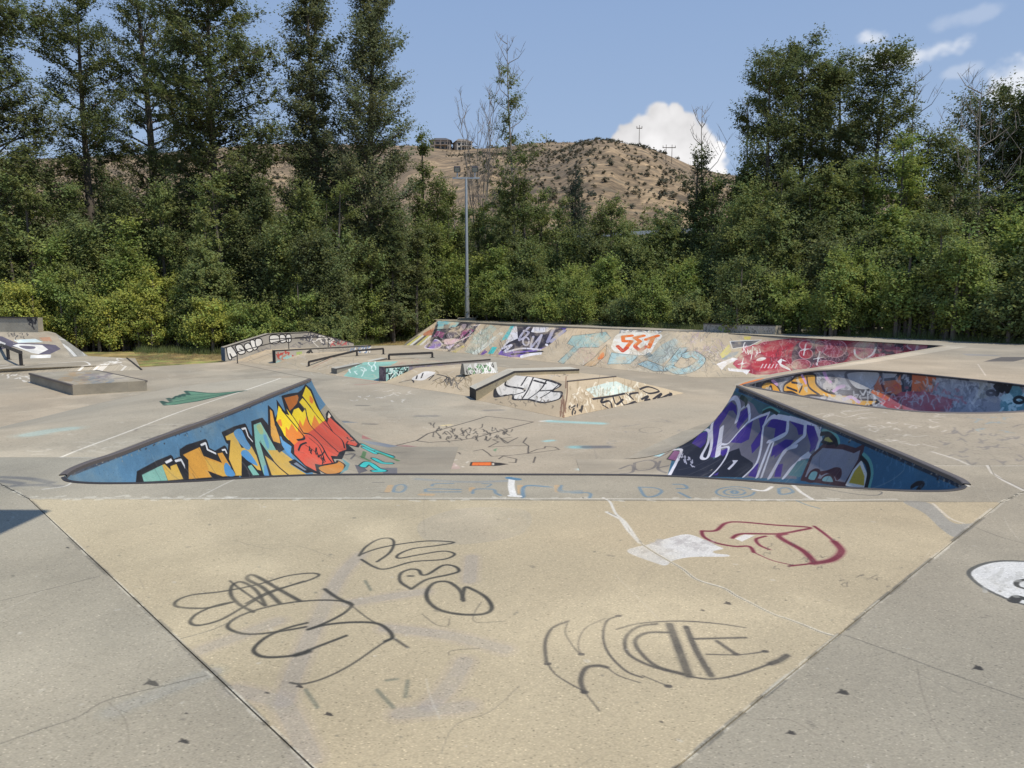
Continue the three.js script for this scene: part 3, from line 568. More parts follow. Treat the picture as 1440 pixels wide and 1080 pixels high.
// ================================================================ paint and marks on the concrete
const zz = (ox, oy, s) => (l) => l.map(([x, y]) => [ox + x / s, oy + y / s]);
const oval = (cx, cy, rx, ry, n = 14, t0 = 0, t1 = 2 * Math.PI) => Array.from({ length: n }, (_, i) => { const t = t0 + (t1 - t0) * i / (t1 - t0 > 6.2 ? n : n - 1); return [cx + rx * Math.cos(t), cy + ry * Math.sin(t)]; });
const INK = '#2e2d2d', BLK = '#15151a';
{ // ---- near deck
  const c = PD.c; PD.fill(TAN, [[40, 701], [1408, 706], [950, 1080], [440, 1080]]);
  { const m = ([x, z]) => [x + 6.2, 7.8 + z]; c.beginPath(); [wl1, wr1, apex].forEach((p, i) => { const q = m([p.x, p.z]); i ? c.lineTo(...q) : c.moveTo(...q); }); c.closePath(); c.fillStyle = TAN; c.fill(); }
  PD.fill('#9b968a', [[1270, 705.5], [1308, 708], [1340, 735], [1372, 737], [1346, 755], [1325, 745], [1300, 722]], { smooth: true });
  PD.snap();
  const T1 = zz(230, 740, 3), T3 = zz(740, 720, 3);
  // pale buffed-over strokes
  for (const l of [[[830, 120], [740, 220], [650, 400], [560, 600], [510, 740]], [[140, 530], [300, 470], [480, 400]], [[780, 325], [1000, 290], [1100, 275]], [[940, 430], [1200, 460], [1440, 520]], [[300, 690], [420, 720], [500, 750], [560, 850], [620, 980]], [[1300, 130], [1290, 230]], [[1270, 570], [1200, 680], [1120, 760]], [[1000, 790], [1280, 760]]]) PD.line('#9a968c', 0.07, T1(l), { soft: true, a: 0.33 });
  PD.fill('#9f9a8e', [[590, 735], [650, 715], [740, 718], [735, 750], [660, 765], [600, 760]], { smooth: true, a: 0.25 });
  PD.line('#98948b', 0.07, [[160, 1000], [260, 960], [300, 945]], { soft: true, a: 0.35 });
  const tag = (w, l, o = {}) => PD.line('#35332f', w * 0.85, T1(l), { soft: true, a: 0.78, ...o });
  tag(0.016, [[295, 320], [180, 345], [60, 340], [55, 315], [120, 290], [250, 275], [400, 245], [520, 210], [620, 198], [655, 207], [600, 232], [450, 275], [350, 325]]);
  tag(0.016, [[290, 320], [220, 335], [140, 370], [112, 405], [150, 418], [240, 395], [330, 345], [440, 285], [590, 232]]);
  tag(0.018, [[380, 362], [320, 330], [285, 290], [290, 250], [330, 235], [390, 270], [430, 335]]);
  tag(0.022, [[490, 325], [420, 260], [355, 225], [365, 205], [400, 215], [460, 250], [520, 285], [575, 315]]);
  tag(0.012, [[280, 230], [310, 255], [360, 290], [425, 335]]);
  tag(0.016, [[600, 425], [460, 448], [350, 455], [280, 435], [275, 410], [330, 375], [440, 340], [570, 318], [700, 312], [790, 325], [770, 360], [700, 400], [615, 435]]);
  tag(0.02, [[680, 265], [730, 300], [795, 332]]); tag(0.009, [[800, 340], [850, 380], [890, 405]], { a: 0.45 });
  tag(0.018, [[610, 435], [690, 415], [800, 405], [900, 410], [950, 440], [965, 470], [935, 485]]);
  tag(0.017, [[605, 408], [520, 430], [430, 470], [380, 520], [410, 548], [480, 552], [580, 540], [620, 520], [770, 462]]);
  tag(0.011, [[965, 470], [900, 510], [790, 585], [680, 640], [590, 665], [535, 660]], { a: 0.6 }); tag(0.014, [[975, 475], [1030, 512]], { a: 0.5 }); tag(0.03, [[560, 543], [610, 528]]);
  tag(0.016, [[825, 125], [850, 90], [900, 58], [950, 50], [972, 68], [955, 110], [900, 150]]);
  tag(0.016, [[830, 120], [900, 95], [1000, 75], [1120, 62], [1225, 68], [1150, 82], [1050, 95], [990, 120], [995, 135], [1080, 120], [1180, 105], [1228, 118], [1180, 140], [1050, 150], [940, 180], [890, 172], [835, 140]]);
  tag(0.018, [[1045, 265], [1000, 235], [1000, 200], [1040, 182], [1075, 185], [1090, 205], [1120, 200], [1180, 165], [1230, 170], [1245, 190], [1200, 205], [1110, 225], [1050, 262]]);
  tag(0.02, [[1265, 315], [1250, 270], [1200, 235], [1140, 240], [1110, 280], [1120, 320], [1170, 355], [1260, 372], [1350, 370], [1385, 345], [1360, 300], [1300, 265], [1270, 260], [1260, 310]]);
  tag(0.02, [[1034, 210], [1050, 210]]); tag(0.006, [[1090, 370], [1150, 415], [1200, 420], [1205, 390]], { a: 0.3 }); tag(0.006, [[1440, 400], [1320, 405], [1310, 370], [1340, 320]], { a: 0.3 }); tag(0.006, [[1205, 545], [1215, 525], [1330, 515]], { a: 0.3 });
  for (const l of [[[600, 690], [650, 765]], [[900, 690], [970, 765]], [[1020, 720], [1030, 650]], [[940, 650], [985, 645]], [[850, 230], [875, 270]]]) PD.line('#6b6d5e', 0.014, T1(l), { soft: true, a: 0.5 });
  const t3 = (w, l, o = {}) => PD.line('#3d3b37', w * 0.75, T3(l), { soft: true, a: 0.72, ...o });
  t3(0.016, [[178, 460], [110, 490], [80, 550], [85, 630]]); t3(0.008, [[85, 630], [130, 690], [240, 755]], { a: 0.6 }); t3(0.008, [[175, 465], [165, 510], [200, 570], [230, 600]], { a: 0.5 });
  t3(0.012, [[395, 438], [340, 460], [325, 530], [350, 600], [420, 670], [490, 698]]); t3(0.007, [[230, 600], [220, 550], [250, 490], [330, 450]], { a: 0.45 });
  t3(0.022, [[245, 760], [230, 710], [250, 660], [300, 648], [340, 655]]); t3(0.008, [[340, 655], [390, 690], [480, 720]], { a: 0.5 }); t3(0.008, [[490, 690], [600, 735]], { a: 0.5 });
  t3(0.018, [[550, 472], [470, 485], [420, 530], [425, 590], [480, 630], [560, 660], [660, 685]]); t3(0.02, [[600, 508], [510, 510], [460, 540], [480, 590], [550, 650], [660, 682]]);
  t3(0.04, [[605, 475], [640, 570], [685, 690]]); t3(0.03, [[675, 485], [720, 590], [780, 690]]); t3(0.018, [[710, 535], [925, 530]]); t3(0.022, [[805, 545], [885, 600]]); t3(0.01, [[760, 600], [900, 602], [1010, 588]]);
  t3(0.012, [[380, 495], [480, 470], [640, 460], [800, 470], [925, 488]]); t3(0.012, [[680, 692], [780, 705], [900, 685], [1030, 640]]); t3(0.03, [[1030, 640], [1070, 625], [1100, 605]]); t3(0.009, [[250, 765], [310, 840]], { a: 0.5 });
  for (const [x, y] of [[600, 735], [232, 600], [247, 760], [390, 438], [885, 600], [1008, 588], [90, 640]]) PD.line('#393735', 0.024, T3([[x - 4, y], [x + 4, y]]), { a: 0.75 });
  const rd = (w, l) => PD.line('#6d2433', w, T3(l), { soft: true, a: 0.9 });
  rd(0.02, [[745, 80], [800, 78], [840, 48], [900, 42], [1050, 55], [1195, 65], [1150, 78], [1060, 92], [910, 92], [870, 110]]);
  rd(0.018, [[740, 80], [750, 105], [800, 130], [880, 145], [940, 145], [960, 170]]); rd(0.007, [[960, 170], [1040, 205], [1130, 225]]); rd(0.03, [[1215, 212], [1170, 165], [1090, 120], [1065, 100], [1092, 92]]);
  rd(0.016, [[1010, 102], [970, 115], [985, 140], [1025, 158]]); rd(0.018, [[1215, 60], [1250, 85], [1300, 125]]); rd(0.034, [[1300, 125], [1330, 165], [1290, 202], [1210, 217]]); rd(0.014, [[1210, 217], [1110, 228]]);
  PD.fill('#d4cfc6', T3([[880, 112], [920, 95], [965, 98], [910, 125]]));
  PD.fill('#d0cdc6', T3([[425, 165], [520, 135], [600, 110], [690, 95], [800, 140], [830, 155], [790, 165], [800, 175], [850, 180], [845, 188], [700, 190], [620, 205], [590, 225], [545, 215]]), { smooth: true });
  PD.scribble('#a9a69f', 0.03, [905, 758, 1000, 780], 16, 5, { a: 0.4, dx: 14, dy: 5 });
  const crack = [[340, 0], [400, 30], [430, 75], [480, 130]];
  PD.line('#cfcabd', 0.03, T3(crack), { smooth: false }); PD.line('#8b8475', 0.01, T3(crack.map(([x, y]) => [x + 8, y + 2])), {}); PD.line('#cfcabd', 0.02, [[848, 700], [858, 706], [866, 722], [880, 735], [897, 760]]);
  const long = T3([[480, 130], [540, 170], [600, 205], [660, 240], [720, 285], [830, 320], [880, 350], [940, 380], [1040, 430], [1100, 450], [1180, 480], [1240, 505], [1290, 520]]);
  PD.line('#d2c9b5', 0.02, long, { a: 0.9 }); PD.line('#6f6858', 0.006, long.map(([x, y]) => [x + 1.2, y + 1]));
  PD.scribble('#56514a', 0.005, [1070, 765, 1160, 805], 9, 14, { k: 5, dx: 12, dy: 4, a: 0.6 }); PD.scribble('#56514a', 0.005, [1180, 810, 1230, 825], 5, 15, { k: 5, dx: 14, dy: 4, a: 0.6 });
  const V6 = zz(1180, 640, 4.5);
  PD.fill('#cfcdc7', V6([[820, 750], [880, 700], [1000, 672], [1170, 672], [1400, 690], [1500, 760], [1450, 900], [1300, 960], [1170, 945], [1050, 905], [900, 830]]), { smooth: true, line: '#5a5953', w: 0.022 });
  PD.line('#474641', 0.025, V6([[1200, 850], [1130, 830], [1130, 800], [1200, 785]])); PD.line('#3a3936', 0.05, V6([[1100, 925], [1130, 900], [1160, 905]]));
  PD.scribble('#b5b2ab', 0.02, [1380, 800, 1438, 835], 14, 16, { a: 0.5, dx: 16, dy: 6 });
  // joints and cracks
  PD.line('#cbc3b1', 0.022, [[45, 701], [300, 700.6], [600, 700.5], [900, 701.5], [1175, 703]], { a: 0.85 }); PD.line('#857d6d', 0.008, [[45, 702.5], [600, 702], [1175, 705], [1345, 706]]);
  PD.scribble('#cfc8b8', 0.035, [40, 698, 330, 703], 22, 17, { a: 0.6, dx: 14, dy: 1 }); PD.scribble('#cfc8b8', 0.03, [330, 699, 1180, 704], 30, 18, { a: 0.5, dx: 12, dy: 1 });
  for (const l of [[[0, 845], [70, 828], [140, 810]], [[0, 1046], [60, 1025], [110, 1008], [150, 985], [240, 962], [290, 950]], [[1188, 893], [1250, 915], [1330, 945], [1440, 983]], [[1372, 742], [1410, 756], [1440, 764]], [[236, 903], [300, 885], [340, 865]]]) PD.line('#6a655a', 0.007, l, { a: 0.8 });
  { const R = rng(50); for (const [p, q] of [[[40, 701], [440, 1080]], [[1408, 706], [950, 1080]], [[1440, 691], [1408, 706]], [[0, 680], [40, 701]]]) for (let i = 0; i < 60; i++) { const t = R(), k = 0.02 + 0.05 * R(), s = (R() - 0.5) * 5; PD.line(R() < 0.5 ? '#c9c1ae' : '#6d675b', 0.012 + 0.014 * R(), [[lerp(p[0], q[0], t) + s, lerp(p[1], q[1], t)], [lerp(p[0], q[0], t + k) + s, lerp(p[1], q[1], t + k)]], { a: 0.6 }); } }
  for (const [x, y, w] of [[1375, 939, 9], [1185, 973, 10], [1112, 1030, 8], [213, 960, 12], [462, 1004, 7], [421, 965, 6], [375, 974, 4], [1023, 848, 6], [988, 858, 4], [930, 1015, 4], [258, 1042, 9], [95, 770, 3], [1105, 844, 2], [820, 700, 2], [262, 1003, 3]]) PD.fill('#2f2d2b', oval(x, y, w * 0.8, w * 0.38, 9).map(([a, b], i) => [a + ((i * 7) % 4 - 1.5) * w * 0.18, b + ((i * 5) % 3 - 1) * w * 0.14]), { smooth: true, a: 0.85 });
  { const R = rng(51); for (let i = 0; i < 90; i++) { const x = R() * 1440, y = 710 + R() * 370, w = 0.8 + R() * 1.6; PD.fill(R() < 0.7 ? '#6b665b' : '#c9c3b5', oval(x, y, w * 1.4, w * 0.7, 6), { a: 0.5 }); } }
  { const R = rng(57), m = PD.c; for (let i = 0; i < 140; i++) { const x = R() * 12.4, y = R() * 7.4, a = R() * 6.28, l = 0.1 + R() * R() * 1.3; m.globalAlpha = 0.12 + 0.2 * R(); m.strokeStyle = R() < 0.5 ? '#d6cfbf' : '#6f695d'; m.lineWidth = 0.003 + 0.006 * R(); m.beginPath(); m.moveTo(x, y); m.quadraticCurveTo(x + Math.cos(a) * l * 0.5 + (R() - 0.5) * 0.1, y + Math.sin(a) * l * 0.5, x + Math.cos(a) * l, y + Math.sin(a) * l); m.stroke(); }
    for (let i = 0; i < 700; i++) { const x = R() * 12.4, y = R() * 7.4, r = 0.004 + 0.012 * R() * R(); m.globalAlpha = 0.35; m.fillStyle = R() < 0.6 ? '#6b6558' : '#d2ccbd'; m.beginPath(); m.ellipse(x, y, r * (1 + R()), r, R() * 3, 0, 6.3); m.fill(); } m.globalAlpha = 1; }
  for (const l of [[[150, 985], [175, 1010], [182, 1045]], [[1040, 1000], [1065, 1012], [1110, 1012], [1150, 1035]], [[620, 1060], [640, 1020], [690, 1000], [730, 965]], [[330, 760], [380, 772], [420, 768], [470, 785]], [[1290, 940], [1300, 985], [1325, 1040]]]) PD.line('#746d5f', 0.004, l, { a: 0.6 });
  // lettering on the lip strip
  const D = zz(520, 560, 4.8), D2 = zz(720, 640, 2), bl = (l, w = 0.028) => PD.line('#5f7c8f', w * 0.75, l, { soft: true, a: 0.6 });
  for (const l of [[[140, 590], [120, 630]], [[690, 605], [690, 625]], [[1015, 590], [1020, 640]], [[1265, 590], [1270, 630]], [[345, 650], [420, 652]]]) PD.line('#cf9a63', 0.05, D(l), { a: 0.5 });
  bl(D([[160, 630], [175, 592], [225, 583], [243, 605], [215, 632], [165, 632]])); bl(D([[420, 592], [440, 578], [560, 575]])); bl(D([[610, 616], [400, 612], [378, 624], [400, 632], [610, 632]])); bl(D([[695, 642], [712, 615], [830, 615], [850, 640], [882, 655]]));
  bl(D([[1040, 665], [1050, 592], [1200, 596]])); bl(D([[1293, 588], [1300, 625], [1428, 626]])); bl(D([[1365, 640], [1428, 640]])); bl(D([[760, 576], [820, 580], [790, 600]]), 0.02);
  PD.line('#6f6b64', 0.012, D([[60, 634], [130, 637]])); PD.line('#6f6b64', 0.012, D([[20, 568], [95, 569]])); PD.line('#7b8a93', 0.05, D([[320, 545], [520, 560], [720, 565], [920, 558]]), { soft: true, a: 0.3 });
  bl(D2([[358, 90], [375, 116], [405, 114], [421, 101], [400, 92], [358, 90]])); bl(D2([[455, 82], [482, 83], [492, 93], [465, 94]])); bl(D2([[470, 105], [500, 120]])); bl(D2(oval(628, 104, 54, 15)), 0.02); bl(D2(oval(626, 104, 30, 9)), 0.02); bl(D2(oval(626, 104, 8, 4)), 0.03);
  bl(D2([[750, 94], [775, 92], [790, 104], [756, 110], [750, 94]])); bl(D2([[800, 128], [830, 140], [865, 150]]), 0.015); PD.line('#68655e', 0.014, D2([[870, 92], [930, 104], [990, 112], [1030, 112], [1035, 102], [960, 98]])); bl(D2([[30, 120], [35, 88], [110, 90]])); bl(D2([[135, 90], [138, 104], [215, 106], [218, 120]]));
  PD.line('#dcd8cf', 0.03, D2([[678, 97], [710, 100], [731, 89]])); PD.line('#dcd8cf', 0.055, [[720, 672], [719, 684], [722, 697]]); PD.line('#dcd8cf', 0.05, [[718, 697], [730, 698]]); PD.line('#4d7590', 0.07, [[716, 672], [728, 674]]);
  PD.line('#d6d1c6', 0.03, [[1104, 675], [1115, 682], [1126, 692], [1142, 702]], { smooth: false }); PD.line('#ccc5b6', 0.03, [[1150, 704], [1200, 703], [1260, 702]], { a: 0.6 });
  PD.line('#cbc4b5', 0.016, [[280, 699], [305, 686], [330, 674]], { a: 0.7 }); PD.line('#c7c0b2', 0.014, [[0, 642], [80, 643], [150, 644]], { a: 0.8 }); PD.line('#c7c0b2', 0.014, [[1290, 654], [1360, 655], [1440, 655]], { a: 0.8 });
  for (const l of [[[2, 671], [40, 673], [72, 679]], [[20, 683], [55, 682], [85, 684]], [[0, 676], [30, 680]]]) PD.line('#6c6a69', 0.06, l, { soft: true, a: 0.6 });
  PD.line('#d3cec3', 0.02, [[60, 688], [90, 684], [100, 679]]); PD.line('#d6d1c5', 0.03, [[1362, 640], [1385, 648], [1395, 665], [1412, 676], [1440, 690]], { smooth: false, a: 0.8 }); PD.line('#827b6e', 0.01, [[1366, 641], [1389, 650], [1398, 668], [1440, 688]], { smooth: false });
  PD.line('#d6d1c5', 0.025, [[1300, 652], [1330, 664], [1352, 674], [1362, 684]], { a: 0.7 }); PD.line('#cfc7b6', 0.02, [[1312, 708], [1335, 728], [1355, 736]], { a: 0.8 });
}
{ // ---- blue wall
  const c = PL.c, Z1 = zz(180, 530, 7.2), Z2 = zz(360, 530, 7.2), O = { line: BLK, w: 0.05 };
  c.fillStyle = GREYB; c.fillRect(0, 0, PL.W, PL.H); PL.snap(); c.fillStyle = '#557f9c'; c.fillRect(0, 0, PL.W, ARC * 0.97);
  { const [u1, v1] = PL.inv(450, 578), [u2, v2] = PL.inv(440, 668); c.fillStyle = GREYB; c.beginPath(); c.moveTo(u1, v1); c.lineTo(PL.W, v1 - 0.05); c.lineTo(PL.W, PL.H); c.lineTo(u2, PL.H); c.lineTo(u2, v2); c.closePath(); c.fill(); }
  PL.scribble('#6f97b5', 0.02, [110, 600, 420, 670], 60, 61, { a: 0.25, dx: 3, dy: 8 }); PL.scribble('#35597a', 0.03, [110, 580, 430, 660], 40, 62, { a: 0.25, dx: 12, dy: 4 });
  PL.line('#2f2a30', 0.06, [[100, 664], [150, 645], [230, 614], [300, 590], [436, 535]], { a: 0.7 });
  const Y = '#dcb04a', OR = '#d99a3a', TE = '#7fb8a8', SK = '#5292c4';
  PL.fill(BLK, Z1([[108, 975], [300, 870], [440, 812], [462, 860], [530, 828], [610, 905], [612, 1035], [420, 1060], [100, 1075]]), O);
  PL.fill(TE, Z1([[140, 992], [345, 892], [402, 1050], [160, 1062]])); PL.fill(Y, Z1([[345, 892], [370, 882], [435, 945], [428, 905], [490, 882], [560, 1035], [405, 1050]]));
  PL.fill('#e8e6e4', Z1([[370, 858], [435, 825], [452, 850], [390, 880]])); PL.line('#e8e6e4', 0.03, Z1([[482, 852], [538, 838], [600, 960]]), { smooth: false });
  PL.fill(BLK, Z1([[538, 752], [600, 710], [790, 648], [815, 730], [890, 768], [985, 712], [1015, 790], [1110, 1000], [700, 1035], [600, 1040], [590, 850], [540, 800]]), O);
  PL.fill(OR, Z1([[555, 788], [725, 710], [765, 800], [950, 870], [905, 775], [955, 765], [1095, 1000], [860, 1015], [615, 1035], [610, 840]])); PL.fill(Y, Z1([[780, 830], [950, 880], [1080, 995], [960, 1005], [820, 950]]), { a: 0.7 });
  PL.fill(BLK, Z1([[808, 952], [962, 1010], [850, 1020]])); PL.fill(SK, Z1([[985, 872], [1020, 890], [1085, 995], [1000, 1000], [972, 925]]), { smooth: true }); PL.line('#e8e6e4', 0.03, Z1([[742, 690], [785, 670], [805, 737], [885, 775]]), { smooth: false }); PL.line('#e8e6e4', 0.025, Z1([[955, 742], [985, 735], [998, 770]]), { smooth: false });
  PL.fill(BLK, Z1([[962, 575], [1080, 520], [1190, 488], [1230, 580], [1320, 690], [1440, 1000], [1150, 1005], [1060, 930], [1020, 830], [1030, 660], [1000, 660]]), O);
  PL.fill(Y, Z1([[985, 602], [1070, 560], [1150, 720], [1250, 705], [1330, 850], [1372, 955], [1310, 940], [1230, 850], [1150, 790], [1150, 1000], [1095, 1000], [1022, 830], [1038, 640], [1000, 642]]));
  PL.fill(SK, Z1([[1070, 562], [1140, 528], [1200, 640], [1242, 712], [1205, 738], [1125, 665]]), { smooth: true }); PL.fill(SK, Z1([[1160, 745], [1220, 755], [1312, 890], [1270, 885], [1200, 840], [1146, 785]]), { smooth: true });
  PL.fill(TE, Z1([[1210, 905], [1250, 888], [1330, 995], [1265, 997]])); PL.line('#e8e6e4', 0.03, Z1([[1155, 528], [1190, 520], [1215, 600], [1300, 700]]), { smooth: false });
  PL.fill(BLK, Z1([[1258, 465], [1365, 428], [1400, 470], [1500, 640], [1540, 760], [1520, 1000], [1380, 1000], [1280, 700]]), O);
  PL.fill(TE, Z1([[1272, 485], [1342, 458], [1590, 900], [1600, 990], [1470, 1000], [1340, 640], [1350, 720], [1430, 1000], [1375, 990], [1290, 700]])); PL.fill('#b7b667', Z1([[1300, 500], [1345, 480], [1370, 560], [1340, 580]]), { smooth: true, a: 0.6 }); PL.fill(SK, Z1([[1370, 600], [1400, 590], [1430, 700], [1410, 720]]), { smooth: true, a: 0.7 }); PL.fill(SK, Z1([[1375, 900], [1400, 890], [1430, 1000], [1380, 1000]]));
  PL.fill(BLK, Z2([[30, 650], [210, 880], [120, 830], [60, 740]])); PL.fill(BLK, Z1([[1150, 800], [1180, 820], [1225, 870], [1200, 960], [1240, 1000], [1155, 1000]]));
  PL.fill(Y, Z2([[118, 742], [245, 742], [385, 850], [345, 885], [520, 992], [150, 995], [82, 790], [200, 880]])); PL.line(BLK, 0.035, Z2([[60, 690], [200, 880], [330, 995]])); PL.line(BLK, 0.035, Z2([[80, 790], [150, 995]]));
  PL.fill(OR, Z2([[130, 305], [172, 345], [200, 480], [250, 620], [262, 690], [170, 662], [138, 580]]), { line: BLK, w: 0.055 }); PL.fill(BLK, Z2([[150, 640], [310, 720], [235, 768], [180, 700]]));
  PL.fill(SK, Z2([[240, 600], [290, 620], [365, 700], [362, 800], [400, 850], [310, 770], [262, 690]])); PL.fill('#7b8593', Z2([[350, 870], [400, 848], [540, 955], [500, 962]]), { line: BLK, w: 0.06 });
  // flame piece
  PL.fill(BLK, Z2([[195, 435], [225, 370], [212, 240], [275, 335], [305, 365], [262, 200], [330, 180], [430, 165], [465, 140], [505, 80], [560, 130], [640, 330], [715, 455], [712, 380], [735, 345], [800, 435], [900, 530], [1050, 680], [1030, 712], [925, 685], [1000, 750], [900, 750], [862, 830], [775, 825], [805, 900], [775, 932], [610, 892], [650, 985], [560, 960], [360, 770], [368, 705], [275, 640], [245, 565], [195, 490]]), { line: BLK, w: 0.03 });
  PL.fill('#efcf22', Z2([[228, 290], [290, 372], [335, 388], [308, 320], [360, 392], [382, 332], [430, 312], [468, 360], [500, 322], [535, 370], [438, 255], [470, 215], [500, 245], [585, 340], [470, 190], [505, 95], [550, 145], [612, 300], [700, 440], [560, 560], [450, 640], [330, 640], [285, 590], [262, 540], [205, 440]]));
  PL.fill('#b3641f', Z2([[285, 212], [420, 182], [432, 210], [415, 268], [370, 320], [342, 345]]));
  PL.fill('#e5812c', Z2([[215, 450], [250, 430], [262, 500], [240, 490]]), { smooth: true }); PL.fill('#e5812c', Z2([[300, 500], [330, 540], [360, 470], [420, 560], [440, 430], [475, 500], [510, 395], [560, 500], [590, 385], [640, 475], [690, 445], [720, 520], [560, 640], [430, 660], [385, 690], [300, 600]])); PL.fill('#e5812c', Z2([[545, 190], [580, 230], [570, 270], [545, 250]]), { smooth: true });
  PL.fill('#d4523c', Z2([[385, 690], [430, 650], [520, 570], [600, 520], [660, 470], [700, 445], [720, 470], [738, 400], [795, 455], [900, 548], [1028, 678], [1010, 700], [905, 675], [915, 735], [845, 760], [822, 802], [755, 800], [792, 880], [760, 908], [595, 880], [612, 955], [500, 895], [388, 780]]));
  PL.fill('#e9d9c0', Z2([[735, 360], [760, 395], [742, 420], [725, 410]]));
  const k = (l, w = 0.03) => PL.line(BLK, w, Z2(l));
  k([[480, 570], [560, 590], [660, 690], [720, 800], [785, 885]]); k([[500, 320], [545, 480], [680, 620], [830, 760]]); k([[500, 240], [640, 420], [770, 550], [870, 640], [897, 722]]); k([[265, 340], [400, 500], [490, 615], [420, 640]], 0.04); k([[430, 745], [455, 690], [510, 665]]); k([[360, 380], [420, 470], [480, 570]]); k([[715, 455], [770, 545]]); k([[500, 690], [600, 760], [690, 870]], 0.02); k([[540, 620], [640, 710], [700, 860]], 0.02);
  PL.scribble(BLK, 0.018, [435, 632, 458, 646], 7, 63, { dx: 5, dy: 6, k: 4 }); PL.scribble(BLK, 0.018, [486, 612, 495, 622], 4, 64, { dx: 3, dy: 3, k: 4 });
  PL.fill('#c07a30', Z2([[625, 912], [800, 872], [832, 850], [902, 900], [860, 970], [720, 985]]), { line: BLK, w: 0.035, smooth: true }); PL.fill('#5f8f93', Z2([[845, 985], [930, 940], [950, 880], [870, 825], [910, 900]]));
  // turquoise scraps beyond
  PL.fill('#54525a', Z2([[1000, 890], [1080, 900], [1130, 950], [1040, 980]]), { a: 0.9 }); PL.fill('#6a6a70', Z2([[1250, 920], [1430, 920], [1430, 990], [1300, 990]]), { a: 0.8 }); PL.fill('#7f8a98', Z2([[1060, 640], [1250, 665], [1440, 700], [1350, 715], [1150, 680]]), { a: 0.8 });
  for (const l of [[[1090, 690], [1180, 735], [1360, 800]], [[1080, 905], [1140, 870], [1230, 930], [1290, 950], [1200, 955]], [[1200, 830], [1280, 870], [1360, 875]], [[1230, 760], [1370, 810]], [[1100, 720], [1200, 770]]]) { PL.line('#1f4546', 0.15, Z2(l)); PL.line('#3cc3bd', 0.1, Z2(l)); }
  for (const l of [[[1070, 810], [1150, 850]], [[1250, 770], [1440, 850]], [[1100, 760], [1080, 820]]]) PL.line('#4d7a48', 0.07, Z2(l), { a: 0.8 });
  PL.fill('#b06a66', Z2([[1075, 592], [1175, 595], [1170, 632], [1070, 625]]), { a: 0.7 }); PL.line('#6b6560', 0.03, Z2([[900, 790], [1000, 780], [960, 830]]));
}
{ // ---- purple wall
  const c = PR.c, Z3 = zz(920, 540, 7.2), Z4 = zz(1080, 560, 7.2), PU = '#3c2684', GR = '#73707c';
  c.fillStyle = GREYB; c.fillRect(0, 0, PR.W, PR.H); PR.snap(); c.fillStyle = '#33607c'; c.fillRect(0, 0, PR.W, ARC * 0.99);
  { const [u1, v1] = PR.inv(948, 629), [u2, v2] = PR.inv(938, 671), [u3, v3] = PR.inv(975, 608); c.fillStyle = GREYB; c.beginPath(); c.moveTo(u1, v1); c.lineTo(u2, v2); c.lineTo(u2 - 0.2, PR.H); c.lineTo(PR.W, PR.H); c.lineTo(PR.W, v3 + 0.1); c.lineTo(u3, v3 + 0.05); c.closePath(); c.fill(); } PR.fill('#3d5f66', Z3([[700, 30], [560, 300], [420, 420], [200, 600], [190, 700], [700, 940], [1440, 960], [1440, 330]]));
  PR.fill(GR, Z3([[720, 90], [860, 120], [1000, 200], [1060, 300], [1440, 340], [1440, 960], [900, 950], [560, 700], [560, 380], [640, 200]])); PR.fill(GR, Z4([[0, 180], [520, 270], [540, 420], [440, 600], [200, 800], [-40, 800]]));
  PR.fill('#33333a', Z3([[690, 40], [720, 90], [640, 240], [560, 400], [500, 380], [600, 220]])); PR.fill('#5d3d55', Z3([[560, 340], [620, 210], [650, 200], [600, 340]]));
  PR.fill('#a9cfd2', Z3([[-20, 730], [150, 640], [195, 630], [60, 735]])); PR.fill('#86507c', Z3([[130, 760], [200, 670], [270, 680], [220, 780]]), { line: '#3b3838', w: 0.03 });
  for (const l of [[[0, 760], [100, 720], [150, 690]], [[30, 850], [140, 830]], [[60, 780], [40, 860], [120, 900]], [[-200, 800], [-60, 770], [20, 800], [-30, 860], [-180, 870], [-200, 800]], [[-350, 860], [-230, 820], [-220, 890], [-340, 910]]]) PR.line('#6f6a66', 0.05, Z3(l), { a: 0.8 });
  PR.fill('#151a2c', Z3([[150, 930], [215, 800], [272, 680], [250, 640], [195, 655], [280, 575], [480, 478], [560, 600], [600, 760], [720, 700], [860, 650], [880, 720], [960, 770], [1000, 800], [1000, 850], [910, 945]]));
  for (const l of [[[590, 560], [600, 400], [660, 310], [780, 180], [830, 220], [842, 330], [800, 268], [760, 270], [720, 340], [660, 430], [650, 600], [640, 742], [568, 742]], [[860, 290], [940, 240], [952, 330], [850, 460], [832, 430]], [[760, 590], [860, 480], [1000, 370], [960, 560], [880, 600]], [[980, 620], [1080, 470], [1060, 350], [1155, 308], [1095, 440], [1070, 620], [990, 705]], [[1140, 430], [1200, 340], [1340, 365], [1335, 500], [1210, 562], [1228, 450]], [[1200, 640], [1330, 560], [1412, 570], [1380, 622], [1260, 690], [1180, 740]], [[380, 600], [460, 500], [545, 478], [520, 600], [470, 650]], [[1010, 830], [1060, 800], [1030, 945], [950, 930]], [[1240, 820], [1305, 808], [1280, 940], [1215, 940]], [[660, 680], [745, 648], [740, 700], [690, 735]], [[590, 925], [655, 890], [640, 925]]]) PR.fill(PU, Z3(l));
  for (const l of [[[220, 235], [380, 262], [372, 360], [310, 372], [290, 300]], [[392, 250], [480, 268], [525, 400], [500, 500], [420, 552], [432, 480], [390, 330]], [[90, 470], [180, 420], [262, 430], [200, 500], [60, 610]], [[120, 690], [155, 665], [115, 795], [68, 795]]]) PR.fill(PU, Z4(l));
  const W = '#d9d7de', LV = '#d2d0da', wl = (l, w = 0.05, col = W) => PR.line(col, w, Z3(l)), wl4 = (l, w = 0.05, col = LV) => PR.line(col, w, Z4(l), { smooth: false });
